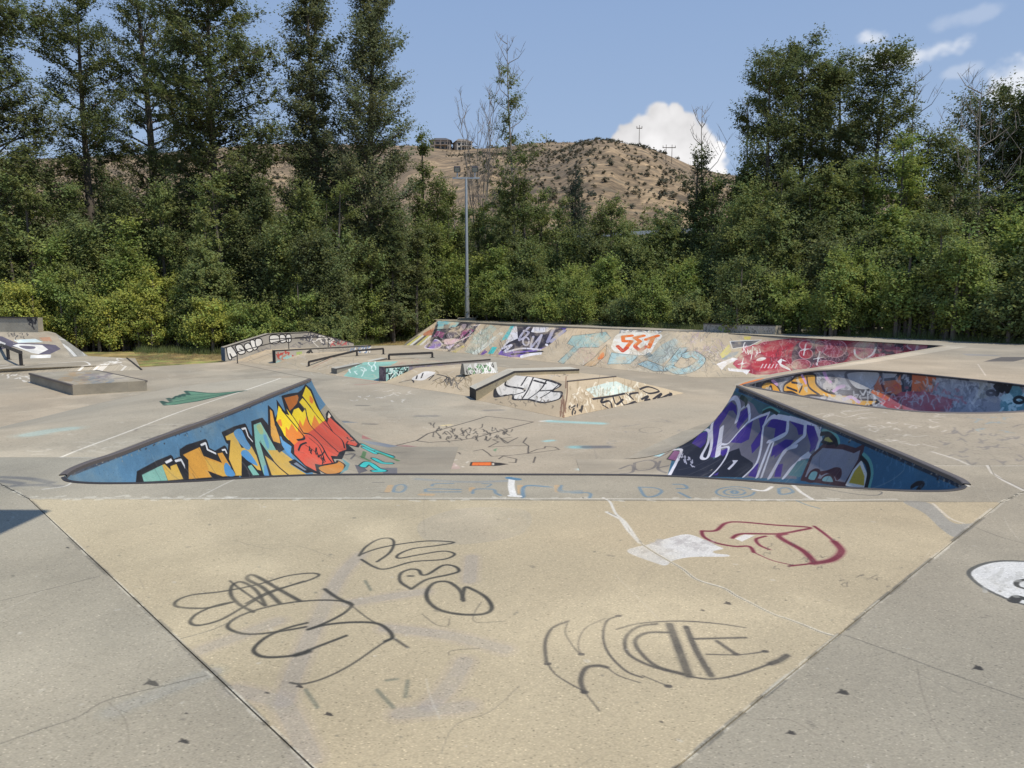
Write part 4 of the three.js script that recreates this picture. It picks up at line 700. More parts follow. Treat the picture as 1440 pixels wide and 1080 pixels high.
  wl([[150, 930], [215, 810], [272, 690], [262, 662], [195, 660], [260, 580], [380, 510], [500, 465], [555, 482], [542, 600], [478, 735], [528, 756], [560, 700], [582, 590], [582, 430], [622, 320], [700, 240]], 0.06); wl([[832, 380], [862, 250], [835, 155], [785, 150], [690, 240]], 0.09, LV); wl([[642, 725], [662, 590], [685, 440]], 0.1);
  wl([[662, 602], [745, 605], [850, 490], [962, 370]], 0.045); wl([[965, 360], [965, 300], [945, 215], [862, 272]], 0.06, LV); wl([[662, 652], [752, 640], [725, 740], [650, 850], [560, 940]], 0.04); wl([[1165, 290], [1105, 440], [1080, 650], [1030, 810], [905, 940]], 0.045); wl([[1165, 295], [1060, 330], [945, 390]], 0.05, LV);
  wl([[1110, 420], [1200, 332], [1352, 350]], 0.08, LV); wl([[1352, 350], [1340, 500], [1200, 580], [1165, 620], [1040, 945]], 0.05); wl([[1205, 600], [1085, 945]], 0.04); wl([[1440, 630], [1330, 668], [1265, 770], [1165, 945]], 0.06); wl([[1330, 690], [1260, 780]], 0.03); wl([[1440, 800], [1385, 850], [1310, 950]], 0.05);
  wl4([[0, 440], [35, 430], [190, 350], [205, 205]], 0.06); wl4([[215, 200], [380, 250], [370, 380], [220, 500], [160, 540], [15, 805]], 0.07); wl4([[380, 240], [480, 262], [530, 400], [492, 520]], 0.06); wl4([[540, 280], [520, 330], [540, 420]], 0.04); wl4([[400, 560], [330, 610], [160, 805]], 0.06, W); wl4([[360, 600], [430, 590], [400, 560]], 0.05, W);
  PR.fill(W, Z3([[790, 772], [850, 772], [800, 830], [760, 870], [740, 860], [800, 800]])); PR.scribble('#a9a9b8', 0.018, [955, 640, 975, 655], 9, 66, { dx: 6, dy: 6, k: 3 });
  PR.fill('#4d7a80', Z4([[200, 780], [300, 640], [420, 610], [330, 800]])); PR.fill('#84848e', Z4([[440, 590], [560, 480], [760, 492], [880, 530], [960, 490], [930, 620], [780, 880], [690, 862], [350, 815]]), { line: '#43292e', w: 0.06 });
  PR.fill('#4a2a30', Z4([[520, 745], [600, 730], [680, 700], [740, 715], [742, 790], [700, 832], [670, 790], [600, 760], [540, 780]]), { smooth: true }); PR.fill('#6f9a9c', Z4([[395, 825], [430, 750], [480, 725], [515, 750], [470, 838]]), { smooth: true, line: '#43292e', w: 0.04 }); PR.fill('#7fa6a8', Z4([[540, 845], [570, 790], [640, 780], [670, 840], [640, 860]]), { smooth: true, line: '#43292e', w: 0.03 });
  PR.fill('#b09a34', Z4([[800, 870], [870, 730], [940, 650], [992, 780], [985, 905]]), { line: '#d0cfc8', w: 0.04 }); PR.line(BLK, 0.08, Z4([[955, 590], [1010, 650], [1030, 760], [1000, 905]])); PR.line('#5d9a94', 0.04, Z4([[965, 565], [1030, 640], [1055, 760], [1025, 905]]));
  PR.fill('#a59a4a', Z4([[550, 440], [580, 385], [620, 375], [690, 450], [620, 462]]), { line: BLK, w: 0.04 }); PR.line(BLK, 0.09, Z4([[550, 350], [620, 345], [680, 400], [705, 455]])); PR.line('#5d9a94', 0.035, Z4([[550, 325], [630, 325], [700, 390], [722, 455]]));
  PR.line('#24362f', 0.08, Z3([[1110, 280], [1180, 250], [1250, 290]])); PR.line('#5d9a94', 0.03, Z3([[1100, 265], [1180, 235], [1270, 285]])); PR.line('#24362f', 0.08, Z3([[880, 130], [930, 170], [930, 210]]));
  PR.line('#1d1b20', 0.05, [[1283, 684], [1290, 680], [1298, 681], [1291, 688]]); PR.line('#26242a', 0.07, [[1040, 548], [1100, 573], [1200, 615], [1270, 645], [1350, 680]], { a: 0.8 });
  PR.scribble('#5c86a0', 0.018, [1230, 630, 1340, 686], 40, 67, { a: 0.3, dx: 3, dy: 7 });
}
for (const [p, seed] of [[PL, 181], [PR, 182]]) { // wheel scuffs and flaked paint under the lip
  const R = rng(seed), c = p.c; for (let i = 0; i < 120; i++) { const a = R() * p.W, b = 0.1 + R() * ARC * 0.9, l = 0.2 + R() * 0.9; c.globalAlpha = 0.1 + 0.22 * R(); c.strokeStyle = R() < 0.5 ? '#b9b2a4' : '#3c3a3c'; c.lineWidth = 0.006 + 0.014 * R(); c.beginPath(); c.moveTo(a, b); c.quadraticCurveTo(a + (R() - 0.5) * 0.3, b + l * 0.5, a + (R() - 0.5) * 0.7, b + l); c.stroke(); }
  for (let i = 0; i < 300; i++) { const a = R() * p.W, b = R() * R() * 0.12; c.globalAlpha = 0.35 + 0.5 * R(); c.fillStyle = R() < 0.6 ? '#9b9385' : '#2c292b'; c.beginPath(); c.ellipse(a, b, 0.006 + 0.035 * R() * R(), 0.004 + 0.009 * R(), R() - 0.5, 0, 6.3); c.fill(); } c.globalAlpha = 1;
}
{ // ---- far bank
  const Z5 = zz(560, 440, 6), Z6 = zz(780, 450, 6), Z7 = zz(1000, 460, 6), Z8 = zz(1200, 460, 6), p = PBK; p.snap();
  for (const [x0, x1, n, s] of [[565, 700, 40, 71], [700, 900, 60, 72], [880, 1045, 80, 73]]) { p.scribble('#8f8779', 0.05, [x0, 458, x1, 520], n, s, { a: 0.35, dx: 22, dy: 8 }); p.scribble('#c2b9a6', 0.05, [x0, 458, x1, 520], n, s + 10, { a: 0.35, dx: 26, dy: 9 }); }
  p.fill('#ab6a4a', Z5([[215, 170], [310, 120], [300, 190], [200, 215]])); for (const [i, col] of ['#d5d2bd', '#6f6a55', '#c5bd62', '#d8d6cc', '#55504a', '#b9b15c', '#d8d6cc'].entries()) p.line(col, 0.2, Z5([[30 + i * 27, 268], [140 + i * 22, 195]]), { smooth: false });
  p.fill('#3c3840', Z5([[330, 65], [700, 76], [640, 150], [560, 260], [480, 315], [250, 290], [280, 200]])); p.fill('#6fa7b1', Z5([[332, 65], [480, 70], [440, 125], [330, 150]])); p.fill('#6fa7b1', Z5([[460, 80], [520, 75], [490, 120], [450, 120]])); p.fill('#4a4a4c', Z5([[385, 98], [440, 95], [415, 150], [380, 140]]));
  p.fill('#7b3f64', Z5([[330, 150], [392, 168], [372, 212], [295, 205]])); p.fill('#5e565c', Z5([[398, 200], [430, 150], [490, 132], [502, 180], [440, 215]]), { smooth: true, line: BLK, w: 0.12 }); p.fill('#7b3f64', Z5([[505, 225], [540, 150], [600, 130], [650, 145], [560, 232]]), { line: BLK, w: 0.08 }); p.fill('#8d8188', Z5([[510, 160], [530, 100], [580, 95], [560, 140]]), { smooth: true, line: BLK, w: 0.1 });
  p.fill('#7d66ab', Z5([[225, 282], [310, 225], [372, 262], [330, 300], [260, 302]]), { smooth: true, line: '#d7d2dc', w: 0.1 }); p.fill('#c9a9b6', Z5([[390, 225], [470, 215], [520, 230], [450, 265], [385, 260]]), { smooth: true }); p.fill('#b9aac4', Z5([[400, 285], [500, 255], [520, 275], [430, 310]])); for (const l of [[[250, 290], [320, 200], [380, 255]], [[330, 140], [470, 130], [540, 80], [620, 90]], [[430, 320], [520, 235], [610, 150]], [[300, 180], [330, 100]]]) p.line(BLK, 0.16, Z5(l)); p.line('#d5d3d6', 0.1, Z5([[480, 250], [610, 190]])); p.line('#d5d3d6', 0.1, Z5([[630, 110], [690, 100]]));
  p.fill('#97b3ab', Z5([[560, 330], [640, 190], [780, 100], [830, 130], [700, 300], [620, 345]]), { a: 0.55 }); p.scribble('#6f8f8b', 0.05, [655, 465, 700, 495], 16, 75, { a: 0.5, dx: 14, dy: 9 }); p.line('#c5cfc6', 0.35, Z5([[650, 340], [870, 172]]), { a: 0.8 }); p.line('#b7a94e', 0.3, Z5([[470, 330], [540, 285]]), { a: 0.7 });
  p.fill('#5a3c88', Z5([[690, 352], [732, 308], [752, 330], [712, 356]])); p.fill('#45b3b0', Z5([[755, 345], [795, 285], [835, 290], [800, 345]])); p.fill('#4fb0b3', Z5([[870, 235], [955, 98], [1000, 110], [920, 220]]));
  p.fill('#cfcdd2', Z5([[985, 95], [1200, 100], [1435, 115], [1230, 285], [1060, 378], [840, 350], [900, 260]])); p.fill('#6c53a3', Z5([[840, 350], [900, 280], [1000, 250], [1250, 285], [1060, 372], [960, 375]])); p.fill('#4a3a7c', Z5([[1330, 112], [1432, 118], [1400, 150], [1330, 190]]));
  p.fill('#26222f', Z5([[1000, 100], [1150, 100], [1120, 160], [1170, 170], [1260, 160], [1320, 112], [1425, 150], [1260, 280], [1200, 300], [1080, 320], [870, 320], [930, 250], [1010, 215]]));
  const w = (l, wd = 0.22, col = '#a5a3b5') => p.line(col, wd, Z5(l));
  w([[1110, 115], [1050, 170], [1020, 220]]); w([[1060, 150], [1100, 165], [1060, 210], [1020, 230]]); w(oval(1078, 240, 26, 34), 0.18); w([[1140, 200], [1120, 290], [1210, 185]]); w([[1210, 185], [1170, 290], [1140, 310]]); w([[1315, 125], [1260, 245]], 0.3, '#8b8aa5'); w([[1400, 150], [1290, 240]], 0.35, '#8b8aa5'); w([[1250, 268], [1256, 272]], 0.25, '#d5d3da'); w([[880, 300], [960, 270], [900, 330], [1040, 300], [1200, 310]], 0.18, '#cfccd8'); w([[1040, 370], [1120, 350], [1200, 340]], 0.3, '#dcdadd'); w([[960, 350], [1100, 335], [1220, 325]], 0.14, BLK);
  p.fill('#86a8a6', Z6([[150, 132], [300, 118], [430, 100], [475, 150], [370, 230], [215, 232], [72, 372], [28, 352], [165, 222], [105, 200]]), { a: 0.85, line: '#56605f', w: 0.06 }); p.line('#7a7468', 0.08, Z6([[395, 70], [400, 130]])); p.scribble('#b08f86', 0.06, [810, 480, 845, 512], 14, 76, { a: 0.5, dx: 14, dy: 7 });
  p.fill('#b99a70', Z6([[215, 405], [330, 320], [440, 205], [430, 300], [340, 385]]), { a: 0.8, line: '#5d564b', w: 0.05 }); p.fill('#cf7a42', Z6([[365, 320], [410, 270], [415, 310], [380, 335]]), { smooth: true });
  p.fill('#80807e', Z6([[555, 76], [905, 94], [870, 130], [540, 125]])); p.line('#2d2c2c', 0.1, Z6([[556, 78], [904, 95]])); p.scribble('#d4d2ca', 0.08, [872, 465, 928, 471], 14, 77, { dx: 9, dy: 3 }); p.fill('#d8d4c8', Z6([[485, 200], [560, 110], [890, 118], [850, 205], [780, 290], [560, 285], [485, 245]]), { smooth: true });
  const S = (col, l, wd = 0.3) => p.line(col, wd, Z6(l), { smooth: false }); S('#d86a25', [[650, 132], [575, 140], [580, 178], [648, 180], [600, 240]]); S('#c1492b', [[610, 235], [575, 262], [532, 222]]); S('#d86a25', [[750, 132], [675, 150], [720, 180], [680, 215]]); S('#c1492b', [[680, 225], [720, 258], [770, 225]]); S('#d86a25', [[770, 165], [870, 132]]); S('#d86a25', [[830, 150], [795, 230]]);
  p.fill('#9dbabc', Z6([[445, 372], [480, 275], [560, 285], [705, 300], [640, 368]]), { line: '#5f7474', w: 0.05, a: 0.9 });
  p.fill('#8fa6a8', Z6([[780, 330], [900, 210], [1010, 150], [1080, 200], [1040, 260], [900, 380]]), { a: 0.6 }); p.fill('#93b1b2', Z6([[895, 432], [1055, 232], [1135, 228], [965, 432]]), { line: '#4f5a5a', w: 0.05 }); p.fill('#8fa9ac', Z6([[698, 372], [780, 340], [912, 390], [920, 432], [835, 432]]), { line: '#4f5a5a', w: 0.05 });
  p.line('#4f5a5a', 0.62, Z6([[1110, 300], [1165, 285], [1235, 340], [1160, 410], [1050, 432], [975, 405]])); p.line('#97b7b8', 0.52, Z6([[1110, 300], [1165, 285], [1235, 340], [1160, 410], [1050, 432], [975, 405]])); p.fill('#4d6068', Z6([[750, 300], [800, 270], [830, 300], [780, 320]]), { a: 0.8 });
  p.scribble('#6e6a66', 0.04, [930, 470, 1030, 525], 46, 78, { a: 0.55, dx: 16, dy: 9 }); p.scribble('#a08f96', 0.06, [960, 470, 1020, 500], 26, 79, { a: 0.5, dx: 16, dy: 7 }); p.line('#6b6358', 0.05, Z6([[0, 410], [200, 405]]), { a: 0.3 });
  p.scribble('#3f3b38', 0.03, [600, 456, 690, 492], 60, 170, { a: 0.5, dx: 10, dy: 8 }); p.scribble('#d9d6d2', 0.04, [600, 458, 680, 492], 30, 171, { a: 0.6, dx: 8, dy: 7 });
  p.scribble('#4a4644', 0.025, [650, 458, 720, 500], 50, 172, { a: 0.45, dx: 16, dy: 9 }); p.scribble('#4a4644', 0.025, [790, 468, 850, 512], 50, 173, { a: 0.5, dx: 14, dy: 9 }); p.scribble('#4a4644', 0.025, [880, 480, 1000, 524], 110, 174, { a: 0.5, dx: 16, dy: 9 }); p.scribble('#d8dad4', 0.03, [800, 470, 1000, 520], 70, 175, { a: 0.4, dx: 14, dy: 7 }); p.scribble('#5a5148', 0.03, [600, 490, 1040, 530], 90, 176, { a: 0.3, dx: 24, dy: 5 }); p.scribble('#28242c', 0.03, [700, 456, 795, 500], 40, 177, { a: 0.5, dx: 8, dy: 9 });
  // red end
  p.fill('#8f2f3c', [[1030, 512], [1042, 497], [1072, 481], [1120, 474.5], [1240, 478], [1330, 486], [1240, 505], [1115, 526], [1062, 527], [1040, 520]]);
  p.fill('#a9303c', Z7([[420, 200], [460, 150], [580, 115], [690, 150], [650, 230], [480, 250]]), { smooth: true }); p.fill('#45424a', Z7([[690, 200], [740, 130], [860, 110], [880, 200], [860, 310], [820, 350], [700, 370], [680, 280]]), { smooth: true, a: 0.8 }); p.fill('#45424a', Z7([[860, 250], [960, 200], [1150, 210], [1120, 290], [1000, 300], [880, 330]]), { smooth: true, a: 0.7 });
  for (const [x, y, rx, ry, col] of [[800, 150, 55, 42, '#a43a48'], [800, 225, 58, 42, '#a2303c'], [760, 315, 80, 45, '#93424c'], [1040, 180, 105, 75, '#9c4653'], [930, 165, 42, 45, '#a35560'], [1300, 190, 88, 78, '#ad5a68'], [970, 310, 85, 30, '#a04a56'], [450, 320, 110, 60, '#a32a36'], [262, 308, 66, 48, '#a8394a'], [610, 350, 70, 40, '#a23540'], [350, 190, 90, 42, '#a23c48']]) p.fill(col, Z7(oval(x, y, rx, ry)), { smooth: true, line: x > 700 ? '#c08a92' : undefined, w: 0.05 });
  p.fill('#3e3c46', Z8([[180, 130], [420, 130], [420, 200], [330, 230], [250, 230], [170, 220]]), { a: 0.85 }); for (const [x, y, rx, ry, col] of [[225, 160, 24, 48, '#8d4450'], [300, 165, 48, 42, '#8f4a57'], [370, 195, 38, 30, '#a3545f'], [240, 238, 30, 22, '#a3545f'], [540, 165, 85, 35, '#a85866'], [100, 190, 85, 78, '#ad5a68']]) p.fill(col, Z8(oval(x, y, rx, ry)), { smooth: true }); p.fill('#2f2a33', Z8([[630, 145], [700, 150], [730, 165], [620, 185]])); p.line('#c9a4aa', 0.08, Z8([[470, 140], [450, 160], [480, 185]])); p.line('#c9a4aa', 0.08, Z8([[545, 140], [530, 195]])); p.line('#d9d3d3', 0.08, Z8([[10, 190], [20, 240], [80, 270], [160, 230], [190, 170]]));
  const WH = '#dcd8d4'; for (const [x, y, r] of [[790, 190, 34], [905, 262, 40], [262, 308, 34]]) { p.line(WH, 0.06, Z7([[x - r, y + r * 0.2], [x + r, y - r * 0.2]])); p.line(WH, 0.06, Z7([[x + r * 0.3, y - r * 1.4], [x - r * 0.3, y + r * 1.4]])); p.fill(WH, Z7(oval(x, y, 13, 11))); }
  p.fill(WH, Z7([[560, 290], [590, 265], [640, 290], [600, 285], [590, 310], [660, 345], [675, 370], [590, 335]])); p.fill(WH, Z7([[380, 280], [420, 255], [465, 262], [430, 282]]), { smooth: true }); for (let i = 0; i < 5; i++) p.line('#cdb6b6', 0.06, Z7([[420 + i * 30, 345], [438 + i * 30, 312]])); p.line('#cf7d84', 0.08, Z7([[960, 100], [985, 180], [1020, 170], [1000, 140]]));
  p.fill('#57565a', Z7([[160, 120], [425, 108], [330, 158], [180, 182]]), { line: '#c9c9c4', w: 0.06 }); p.fill('#c3b95f', Z7([[75, 230], [150, 145], [172, 200], [100, 272]]), { a: 0.8 }); p.fill('#c9b94f', Z7([[275, 80], [340, 78], [330, 105], [280, 105]]), { a: 0.7 }); p.fill(WH, Z7([[45, 312], [180, 258], [232, 268], [130, 320], [90, 362]])); p.fill('#8c918f', Z7([[85, 270], [160, 220], [240, 200], [220, 230], [120, 275]])); p.fill(WH, Z7([[140, 345], [330, 362], [300, 402], [270, 380], [150, 370]])); p.scribble(WH, 0.05, [1043, 488, 1068, 498], 12, 80, { dx: 5, dy: 6 });
  p.scribble('#d9a9b0', 0.03, [1050, 478, 1180, 520], 90, 81, { a: 0.5, dx: 6, dy: 5 }); p.scribble('#3b2c34', 0.035, [1080, 476, 1300, 515], 80, 82, { a: 0.45, dx: 9, dy: 6 }); p.scribble('#e0c8ca', 0.025, [1150, 478, 1290, 505], 50, 83, { a: 0.45, dx: 8, dy: 5 });
}
{ // ---- bowl
  const Q = zz(940, 430, 2.88), Z8 = zz(1200, 460, 6), p = PB, OR = '#d0952e'; p.snap();
  p.fill('#8b8b90', Q([[225, 320], [680, 258], [860, 262], [850, 300], [820, 400], [600, 395], [300, 345]])); p.scribble('#4d4d54', 0.06, [1040, 525, 1230, 560], 46, 84, { a: 0.6, dx: 16, dy: 7 }); p.scribble('#c9c9cb', 0.04, [1040, 525, 1240, 565], 60, 85, { a: 0.55, dx: 12, dy: 7 });
  p.fill('#b3b3b3', Q([[730, 268], [850, 265], [850, 310], [815, 340], [760, 338], [725, 300]]), { smooth: true, line: '#4a4a50', w: 0.06 }); p.fill('#3a3b43', Q([[640, 330], [700, 340], [780, 345], [820, 360], [760, 372], [660, 352]]), { smooth: true }); p.fill('#2e2e38', Q([[340, 318], [372, 305], [378, 330], [350, 335]]), { smooth: true });
  for (const l of [[[300, 330], [325, 318], [345, 332], [352, 350], [320, 342]], [[378, 345], [380, 318], [408, 306], [440, 325], [455, 358], [425, 352], [415, 325], [398, 348]], [[468, 348], [470, 320], [500, 300], [520, 284], [590, 278], [600, 318], [650, 352], [755, 365], [770, 378], [850, 385], [800, 407], [700, 392], [640, 370], [580, 362], [540, 368], [500, 350]]]) p.fill(OR, Q(l), { smooth: true, line: '#2b2426', w: 0.05 });
  for (const l of [[[500, 310], [540, 320], [530, 350]], [[560, 290], [570, 330], [610, 360]], [[480, 330], [520, 345]]]) p.line('#2b2426', 0.05, Q(l)); for (const l of [[[630, 270], [645, 300], [655, 310]], [[420, 302], [440, 318]], [[670, 345], [690, 330], [710, 325]], [[540, 280], [556, 312]], [[710, 380], [740, 370], [770, 390]]]) p.line('#c79ac6', 0.08, Q(l));
  p.fill('#c96a42', Q([[820, 352], [855, 285], [940, 270], [1000, 275], [1085, 290], [1065, 370], [900, 395]])); p.fill('#a23f48', Q([[855, 395], [950, 345], [1060, 350], [1160, 385], [1140, 432], [900, 420]])); p.fill('#b3b3b3', Q([[862, 268], [938, 270], [920, 295], [868, 300]]), { line: '#3a3a40', w: 0.06 }); p.fill('#55565f', Q([[944, 268], [982, 272], [980, 342], [950, 345]]), { line: '#37373f', w: 0.05 }); p.line('#5f2a2a', 0.05, Q([[860, 300], [880, 350], [930, 370], [945, 420]]));
  p.fill('#9a9da6', Q([[1085, 285], [1460, 308], [1470, 440], [1150, 435], [1160, 385], [1080, 350]])); p.fill('#7e838e', Q([[1200, 300], [1260, 305], [1180, 430], [1130, 430]]), { a: 0.7 }); p.fill('#a9a795', Q([[1260, 305], [1310, 312], [1300, 370], [1250, 380]]), { a: 0.7 });
  p.scribble('#c3c6cc', 0.03, [1200, 530, 1440, 576], 130, 86, { a: 0.6, dx: 9, dy: 8 }); p.scribble('#4b4f5c', 0.03, [1290, 530, 1440, 576], 60, 87, { a: 0.35, dx: 10, dy: 7 }); p.scribble('#b5555e', 0.04, [1240, 545, 1350, 576], 40, 88, { a: 0.5, dx: 10, dy: 6 }); p.fill('#3f96a4', Z8([[1240, 640], [1320, 510], [1400, 500], [1440, 600], [1440, 690], [1280, 710]]), { a: 0.6, smooth: true }); p.scribble('#bfe0e4', 0.05, [1405, 556, 1440, 575], 14, 89, { dx: 12, dy: 6 });
  const dk = (l) => p.line('#1d1d22', 0.08, Z8(l), { smooth: false }); dk([[1225, 480], [1200, 500], [1225, 530], [1210, 570]]); dk([[1245, 490], [1255, 540], [1280, 495], [1300, 545], [1330, 480]]); p.line('#33333a', 0.06, Z8(oval(1160, 555, 30, 18))); p.line('#1d2a30', 0.06, Z8(oval(1400, 615, 40, 25))); p.line('#23222a', 0.05, [[1080, 533], [1150, 522], [1200, 521], [1260, 524], [1340, 531.5], [1440, 542.5]], { a: 0.7 }); p.line('#d0cfc8', 0.06, Z8([[990, 450], [1120, 460], [1010, 640]]), { smooth: false, a: 0.6 });
}
{ // ---- right deck, mound, floor
  PRD.fill('#c9763a', [[1017, 538], [1036, 541], [1060, 534.5], [1076, 531], [1060, 538], [1042, 542]]); PRD.fill('#5f5b56', [[1383, 508.4], [1408, 502], [1455, 502], [1425, 508.4]]); PRD.fill('#b3aa97', [[1150, 518.3], [1330, 487.2], [1362, 487.4], [1240, 508], [1165, 519]], {});
  PRD.line('#857e72', 0.02, [[1362, 487.5], [1240, 508], [1150, 520]]); PRD.line('#cfc8b8', 0.03, [[1331, 487], [1360, 484.6], [1392, 482.7]]); PRD.scribble('#d0cabd', 0.02, [1090, 572, 1330, 625], 60, 91, { a: 0.6, dx: 30, dy: 3 }); PRD.scribble('#87806f', 0.02, [1160, 585, 1440, 640], 40, 92, { a: 0.4, dx: 26, dy: 3 }); PRD.scribble('#6d6a68', 0.02, [1320, 595, 1440, 650], 22, 93, { a: 0.55, dx: 16, dy: 4, k: 5 }); PRD.scribble('#7e99a6', 0.03, [1360, 585, 1420, 608], 8, 94, { a: 0.4, dx: 20, dy: 3 });
  PRD.line('#cdc6b7', 0.03, [[1310, 635], [1345, 646], [1365, 655]], { a: 0.8 }); PRD.line('#867f72', 0.012, [[1110, 590], [1180, 600], [1300, 625], [1440, 640]], { a: 0.5 }); PRD.line('#d3cdc0', 0.03, [[1060, 556], [1150, 594], [1250, 637], [1290, 653]], { a: 0.5 }); PRD.line('#cfc9bb', 0.02, [[1375, 512], [1386, 528]], { a: 0.7 }); PRD.fill('#8a8a8b', [[1352, 497], [1400, 499], [1410, 501], [1360, 500]], { a: 0.5 });
  const L = zz(180, 530, 7.2);
  PM.line('#c9c2b2', 0.03, [[58, 655], [110, 633], [180, 607], [250, 580], [310, 560], [350, 547], [400, 530]]); PM.line('#c9c2b2', 0.02, [[0, 603], [60, 600], [110, 596], [200, 583]], { a: 0.35 });
  PM.scribble('#6a6158', 0.03, [190, 628, 300, 592], 26, 95, { a: 0.35, dx: 14, dy: 2 }); for (let i = 0; i < 30; i++) { const t = i / 30; PM.line('#5f574e', 0.05, [[150 + 250 * t, 641 - 95 * t], [166 + 250 * t, 634.5 - 95 * t]], { a: 0.2 + 0.3 * ((i * 7) % 5) / 5 }); }
  PM.fill('#567c63', L([[335, 245], [400, 260], [440, 250], [400, 215], [450, 225], [495, 190], [520, 205], [530, 178], [570, 195], [560, 170], [620, 180], [580, 140], [680, 150], [790, 160], [880, 165], [1060, 150], [1190, 138], [1050, 165], [900, 200], [700, 245], [480, 280], [380, 285]]), { line: '#2e4a3e', w: 0.05 });
  for (const l of [[[400, 262], [560, 235], [760, 205], [1000, 168]], [[470, 230], [600, 205], [800, 180]], [[540, 195], [700, 180]], [[620, 182], [760, 172]], [[420, 280], [620, 250], [860, 205]]]) { PM.line('#2f4d3f', 0.035, L(l)); } for (const l of [[[430, 250], [580, 222]], [[640, 195], [820, 178]], [[500, 262], [700, 228]]]) PM.line('#86a384', 0.05, L(l), { a: 0.7 });
  PM.fill('#c48a4e', L([[860, 130], [950, 128], [900, 160], [830, 160]])); PM.fill('none', L([[805, 155], [840, 128], [990, 126], [920, 160]]), { line: '#4b5a55', w: 0.05, a: 0.9 });
  PM.line('#9bb3b0', 0.25, [[45, 611], [70, 606], [95, 603]], { soft: true, a: 0.4 }); PM.line('#9bb3b0', 0.2, [[0, 620], [12, 619]], { soft: true, a: 0.4 }); PM.line('#b39a78', 0.08, [[100, 568], [130, 573], [170, 577]], { soft: true, a: 0.4 }); PM.scribble('#8d8678', 0.03, [20, 560, 380, 640], 40, 96, { a: 0.35, dx: 40, dy: 2 }); PM.scribble('#bdb6a7', 0.03, [20, 560, 380, 640], 40, 97, { a: 0.35, dx: 40, dy: 2 });
  const G = zz(520, 560, 4.8), f = (l, w = 0.03, col = '#3b3733', o = {}) => PF.line(col, w, G(l), { smooth: false, ...o });
  PF.fill('#d0692c', G([[688, 432], [826, 430], [826, 455], [680, 455]]), { line: '#2b2724', w: 0.03 }); PF.fill('#2b2724', G([[830, 432], [880, 436], [935, 445], [880, 454], [830, 458]])); PF.fill('#cfc6b6', G([[826, 436], [840, 437], [840, 452], [826, 452]]));
  f([[180, 318], [320, 285], [390, 240], [540, 195], [700, 150], [790, 122], [960, 140], [1105, 160], [940, 205], [700, 270], [540, 290], [400, 298], [320, 288]], 0.035); PF.scribble('#3b3733', 0.022, [605, 598, 715, 618], 46, 98, { dx: 9, dy: 5, k: 3, a: 0.85 });
  for (const l of [[[800, 330], [870, 295], [830, 280], [960, 262]], [[1060, 265], [1035, 298], [1072, 322], [1068, 370], [1130, 345], [1180, 338], [1185, 325], [1250, 330], [1280, 346], [1068, 374]], [[700, 357], [760, 345], [800, 372], [820, 392], [960, 385], [1068, 372]], [[800, 330], [930, 322], [1060, 320]], [[870, 410], [900, 390], [990, 410], [985, 435], [940, 432]], [[460, 376], [600, 365], [612, 378]], [[1105, 435], [1118, 395]], [[870, 260], [930, 300], [1000, 265]]]) f(l, 0.022); PF.fill('#5c7f5f', G([[830, 350], [860, 335], [850, 360]]), { a: 0.8 });
  PF.fill('#b99a98', G([[400, 390], [500, 400], [610, 468], [540, 475], [450, 430]]), { a: 0.45, smooth: true }); for (const [l, col, w] of [[[[180, 352], [300, 345], [400, 342]], '#c9ae4a', 0.14], [[[120, 325], [240, 322], [300, 330]], '#8a5f62', 0.1], [[[1160, 155], [1220, 150]], '#d3cfc4', 0.1], [[[1220, 155], [1330, 160], [1440, 165], [1560, 170]], '#8fbab8', 0.22], [[[1190, 290], [1230, 285]], '#8fbab8', 0.12], [[[1380, 330], [1460, 330]], '#7fb0b4', 0.2], [[[1460, 330], [1600, 328]], '#5f6064', 0.2], [[[330, 120], [440, 120]], '#7d786f', 0.2], [[[790, 82], [880, 80]], '#7d786f', 0.2], [[[1430, 480], [1560, 478]], '#b9cfcc', 0.14], [[[490, 185], [540, 180]], '#cbb98a', 0.1]]) f(l, w, col, { soft: true, a: 0.65 });
  PF.scribble('#d3cdc0', 0.03, [500, 545, 580, 566], 16, 99, { a: 0.7, dx: 14, dy: 2 }); PF.scribble('#cfc9bc', 0.03, [520, 640, 660, 662], 20, 100, { a: 0.6, dx: 6, dy: 2 }); for (const [x, y] of [[510, 570], [480, 592], [520, 596], [735, 512], [840, 566]]) PF.line('#6c675e', 0.12, [[x - 7, y], [x + 7, y + 0.5]], { soft: true, a: 0.6 }); PF.fill('#5c6a7c', [[470, 589], [482, 592], [505, 594], [478, 595]], { a: 0.6 });
  PF.line('#5f5a50', 0.05, [[335, 511.5], [380, 521], [437, 532.5]]); for (const l of [[[600, 639], [700, 640], [840, 640]], [[600, 640], [603, 655], [597, 668]], [[835, 630], [845, 668]], [[440, 640], [600, 640]]]) PF.line('#8d8678', 0.015, l, { smooth: false }); PF.fill('#a99c82', [[598, 640], [520, 640], [540, 668], [596, 668]], { a: 0.5 });
  PF.scribble('#8b8475', 0.05, [100, 520, 700, 640], 120, 101, { a: 0.25, dx: 40, dy: 3 }); PF.scribble('#bab3a3', 0.05, [100, 515, 900, 640], 120, 102, { a: 0.25, dx: 40, dy: 3 }); PF.scribble('#7d7b76', 0.05, [860, 590, 960, 625], 6, 103, { a: 0.4, dx: 30, dy: 2, k: 5 }); PF.scribble('#b8957a', 0.06, [340, 515, 430, 540], 10, 104, { a: 0.3, dx: 30, dy: 2 }); PF.line('#5b5750', 0.03, oval(915, 605, 16, 4), { a: 0.4 });
  PF.line('#6d6860', 0.05, [[860, 660], [880, 645], [930, 640]], { a: 0.5 }); PF.line('#a7635c', 0.1, [[500, 541], [520, 540], [535, 538]], { a: 0.5 });
}
